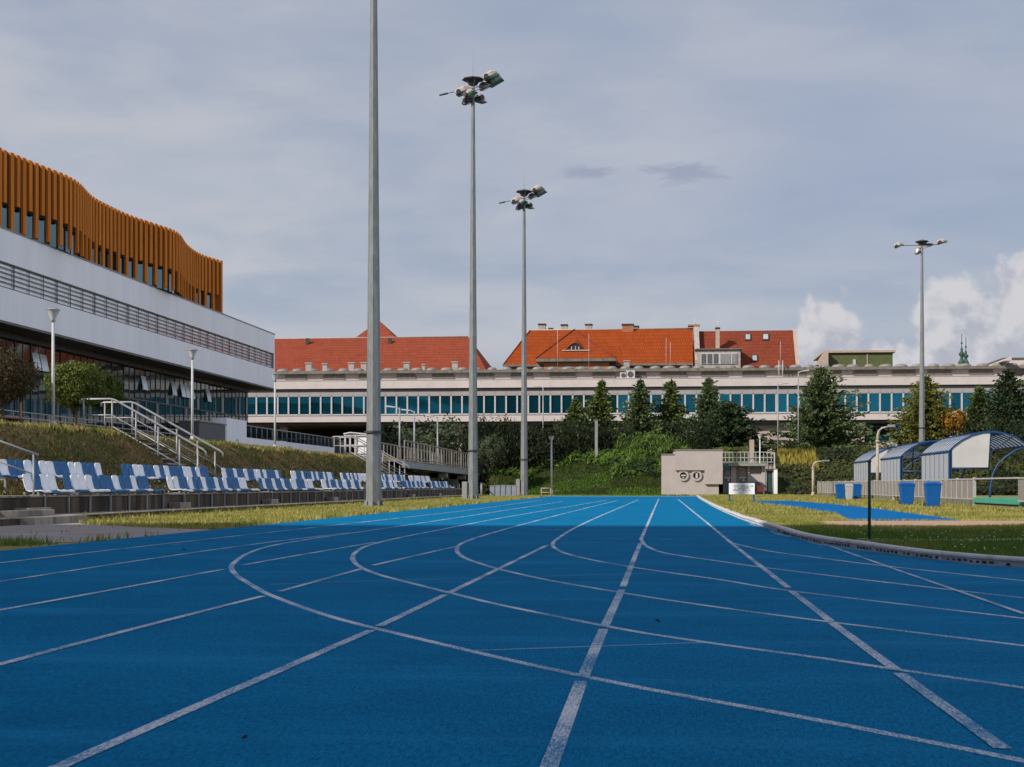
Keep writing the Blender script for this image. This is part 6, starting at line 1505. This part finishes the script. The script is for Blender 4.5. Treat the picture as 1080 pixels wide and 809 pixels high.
# a few fallen leaves on the track
for px, py, sz, lb_ in ((258, 782, .030, 'small dark leaf lying alone on the near left of the blue track'), (194, 580.5, .06, 'pale curled leaf on the outer left lanes of the track'), (694, 657, .03, 'tiny dark leaf on the track right of the middle lane line')):
    p = onZ(px, py, .006); t = MB(); a = R.uniform(0, 6); u = Vector((math.cos(a), math.sin(a), 0)) * sz; w_ = Vector((-math.sin(a), math.cos(a), 0)) * sz * .5
    sz *= .55; u *= .55; w_ *= .55; c = Vector((p.x, p.y, .012)); t.add([c - u, c - u * .3 + w_ + Vector((0, 0, .012)), c + u * .4 + w_ * .8 + Vector((0, 0, .016)), c + u * 1.1 + Vector((0, 0, .012)), c + u * .4 - w_ * .8 + Vector((0, 0, .004)), c - u * .3 - w_], [(0, 5, 4, 3, 2, 1)])
    tag(t.build('fallen_leaf', M['bark'], org=(p.x, p.y, .006)), lb_, 'leaf', 'leaves on the track')

# ------------------------------------------------------------------ sky, sun, camera
SUN_EL = math.radians(33); az = Vector((-.75, -.66)).normalized()
w = bpy.data.worlds.new('World'); sc.world = w; w.use_nodes = True
nt = w.node_tree; N = nt.nodes; L = nt.links
bgd = N['Background']; bgd.inputs['Strength'].default_value = .1
sky = N.new('ShaderNodeTexSky'); sky.sky_type = 'NISHITA'; sky.sun_disc = False; sky.sun_elevation = SUN_EL; sky.sun_rotation = math.atan2(az.x, az.y) % (2 * PI)
sky.altitude = 80; sky.air_density = 1.1; sky.dust_density = 1.5
tc = N.new('ShaderNodeTexCoord'); sep = N.new('ShaderNodeSeparateXYZ'); L.new(tc.outputs['Generated'], sep.inputs[0])
def math_(op, a, b=None, c=None, clamp=False):
    n = N.new('ShaderNodeMath'); n.operation = op; n.use_clamp = clamp
    for i, v in enumerate((a, b, c)):
        if v is None: continue
        if isinstance(v, (int, float)): n.inputs[i].default_value = v
        else: L.new(v, n.inputs[i])
    return n.outputs[0]
def rng_(f, a, b, o0=0, o1=1, sm=True):
    m = N.new('ShaderNodeMapRange'); m.interpolation_type = 'SMOOTHSTEP' if sm else 'LINEAR'
    m.inputs[1].default_value = a; m.inputs[2].default_value = b; m.inputs[3].default_value = o0; m.inputs[4].default_value = o1
    L.new(f, m.inputs[0]); return m.outputs[0]
def mixc(f, a, b):
    m = N.new('ShaderNodeMix'); m.data_type = 'RGBA'
    if isinstance(f, (int, float)): m.inputs[0].default_value = f
    else: L.new(f, m.inputs[0])
    for k, c in ((6, a), (7, b)):
        if isinstance(c, tuple): m.inputs[k].default_value = (*c, 1)
        else: L.new(c, m.inputs[k])
    return m.outputs[2]
def noi(vec, scale, det=7, rough=.55, dist=0):
    n = N.new('ShaderNodeTexNoise'); n.inputs['Scale'].default_value = scale; n.inputs['Detail'].default_value = det; n.inputs['Roughness'].default_value = rough; n.inputs['Distortion'].default_value = dist
    L.new(vec, n.inputs['Vector']); return n.outputs['Fac']
X, Y, Z = sep.outputs
den = math_('ADD', math_('MAXIMUM', Z, 0), .22)
cv = N.new('ShaderNodeCombineXYZ'); L.new(math_('DIVIDE', X, den), cv.inputs[0]); L.new(math_('MULTIPLY', math_('DIVIDE', Y, den), 1.35), cv.inputs[1])
plane = cv.outputs[0]
n1 = noi(plane, .95, 8, .5, .4); n2 = noi(plane, 3.2, 8, .55, .3)
cloud = math_('ADD', math_('MULTIPLY', n1, .75), math_('MULTIPLY', n2, .25))
base = mixc(rng_(cloud, .38, .62), (3.5, 4.1, 5.3), (5.6, 5.65, 6.15))
n0 = noi(plane, .42, 3, .5, .2)
base = mixc(math_('MULTIPLY', rng_(n0, .46, .66), rng_(Z, .10, .24, .25, .75)), base, (2.75, 3.5, 5.2))
base = mixc(rng_(Z, .02, .16, .55, 0), base, (4.5, 4.75, 5.5))
col = mixc(.86, sky.outputs[0], base)
# a few dark wisps
def ell(cx, cz, rx, rz):
    a = math_('DIVIDE', math_('SUBTRACT', X, cx), rx); b = math_('DIVIDE', math_('SUBTRACT', Z, cz), rz)
    return math_('SUBTRACT', 1, math_('SQRT', math_('ADD', math_('MULTIPLY', a, a), math_('MULTIPLY', b, b))))
st = N.new('ShaderNodeCombineXYZ'); L.new(math_('MULTIPLY', X, 16), st.inputs[0]); L.new(math_('MULTIPLY', Z, 60), st.inputs[1])
ns = noi(st.outputs[0], 1.6, 6, .6, .5)
wf = math_('MAXIMUM', ell(.014, .205, .036, .012), ell(-.042, .207, .03, .006))
wm = rng_(math_('ADD', wf, math_('MULTIPLY', math_('SUBTRACT', ns, .5), 3.0)), .15, .9, 0, .55)
col = mixc(wm, col, (2.6, 3.0, 4.3))
# cumulus low over the right side
nc = noi(tc.outputs['Generated'], 26, 8, .55, .1); nc2 = noi(tc.outputs['Generated'], 9, 4, .5)
f = None
for cx, cz, rx, rz in ((.112, .094, .030, .034), (.135, .078, .05, .022), (.188, .102, .030, .034), (.205, .085, .045, .03), (.236, .112, .032, .040), (.27, .10, .05, .04), (.36, .09, .08, .04), (-.5, .1, .1, .05)):
    e = ell(cx, cz, rx, rz); f = e if f is None else math_('MAXIMUM', f, e)
fld = math_('ADD', f, math_('MULTIPLY', math_('SUBTRACT', nc, .5), 1.7))
cm = math_('MULTIPLY', rng_(fld, .04, .30), rng_(Z, .055, .085))
up = N.new('ShaderNodeVectorMath'); up.operation = 'ADD'; up.inputs[1].default_value = (-.006, 0, .010); L.new(tc.outputs['Generated'], up.inputs[0])
ncu = noi(up.outputs[0], 26, 8, .55, .1)
shade = rng_(math_('ADD', math_('MULTIPLY', math_('SUBTRACT', nc, ncu), 4.5), math_('MULTIPLY', math_('SUBTRACT', Z, .095), 9)), -.42, .42)
cc = mixc(shade, (4.4, 4.6, 5.3), (6.5, 6.4, 6.7))
col = mixc(math_('MULTIPLY', cm, .88), col, cc)
# added sky boost right of the frame fills the shaded facade; zenith dimmed
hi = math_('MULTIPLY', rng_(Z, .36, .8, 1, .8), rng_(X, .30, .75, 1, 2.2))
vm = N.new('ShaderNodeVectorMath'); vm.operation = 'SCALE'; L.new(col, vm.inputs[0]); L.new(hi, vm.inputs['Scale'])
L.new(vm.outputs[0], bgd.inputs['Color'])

s = bpy.data.lights.new('sun', 'SUN'); s.energy = 5.0; s.angle = math.radians(.7); s.color = (1, .93, .83)
so = bpy.data.objects.new('sun', s); COL.objects.link(so)
d = Vector((az.x * math.cos(SUN_EL), az.y * math.cos(SUN_EL), math.sin(SUN_EL)))
so.rotation_euler = d.to_track_quat('Z', 'Y').to_euler(); so.location = (-20, -30, 60)

cam = bpy.data.cameras.new('camera'); co = bpy.data.objects.new('camera', cam); COL.objects.link(co)
co.location = (0, 0, HC); co.rotation_euler = (PI / 2, 0, TH)
cam.sensor_fit = 'HORIZONTAL'; cam.sensor_width = 36; cam.lens = 36 * F / 1080; cam.shift_y = (512 - 404.5) / 1080; cam.clip_start = .05; cam.clip_end = 6000
sc.camera = co
vs = sc.view_settings; vs.view_transform = 'Standard'; vs.look = 'None'; vs.exposure = 0; vs.gamma = 1; vs.use_curve_mapping = False
sc.render.engine = 'CYCLES'; sc.cycles.use_denoising = True; sc.cycles.max_bounces = 6; sc.cycles.diffuse_bounces = 3; sc.cycles.glossy_bounces = 3; sc.cycles.transmission_bounces = 2
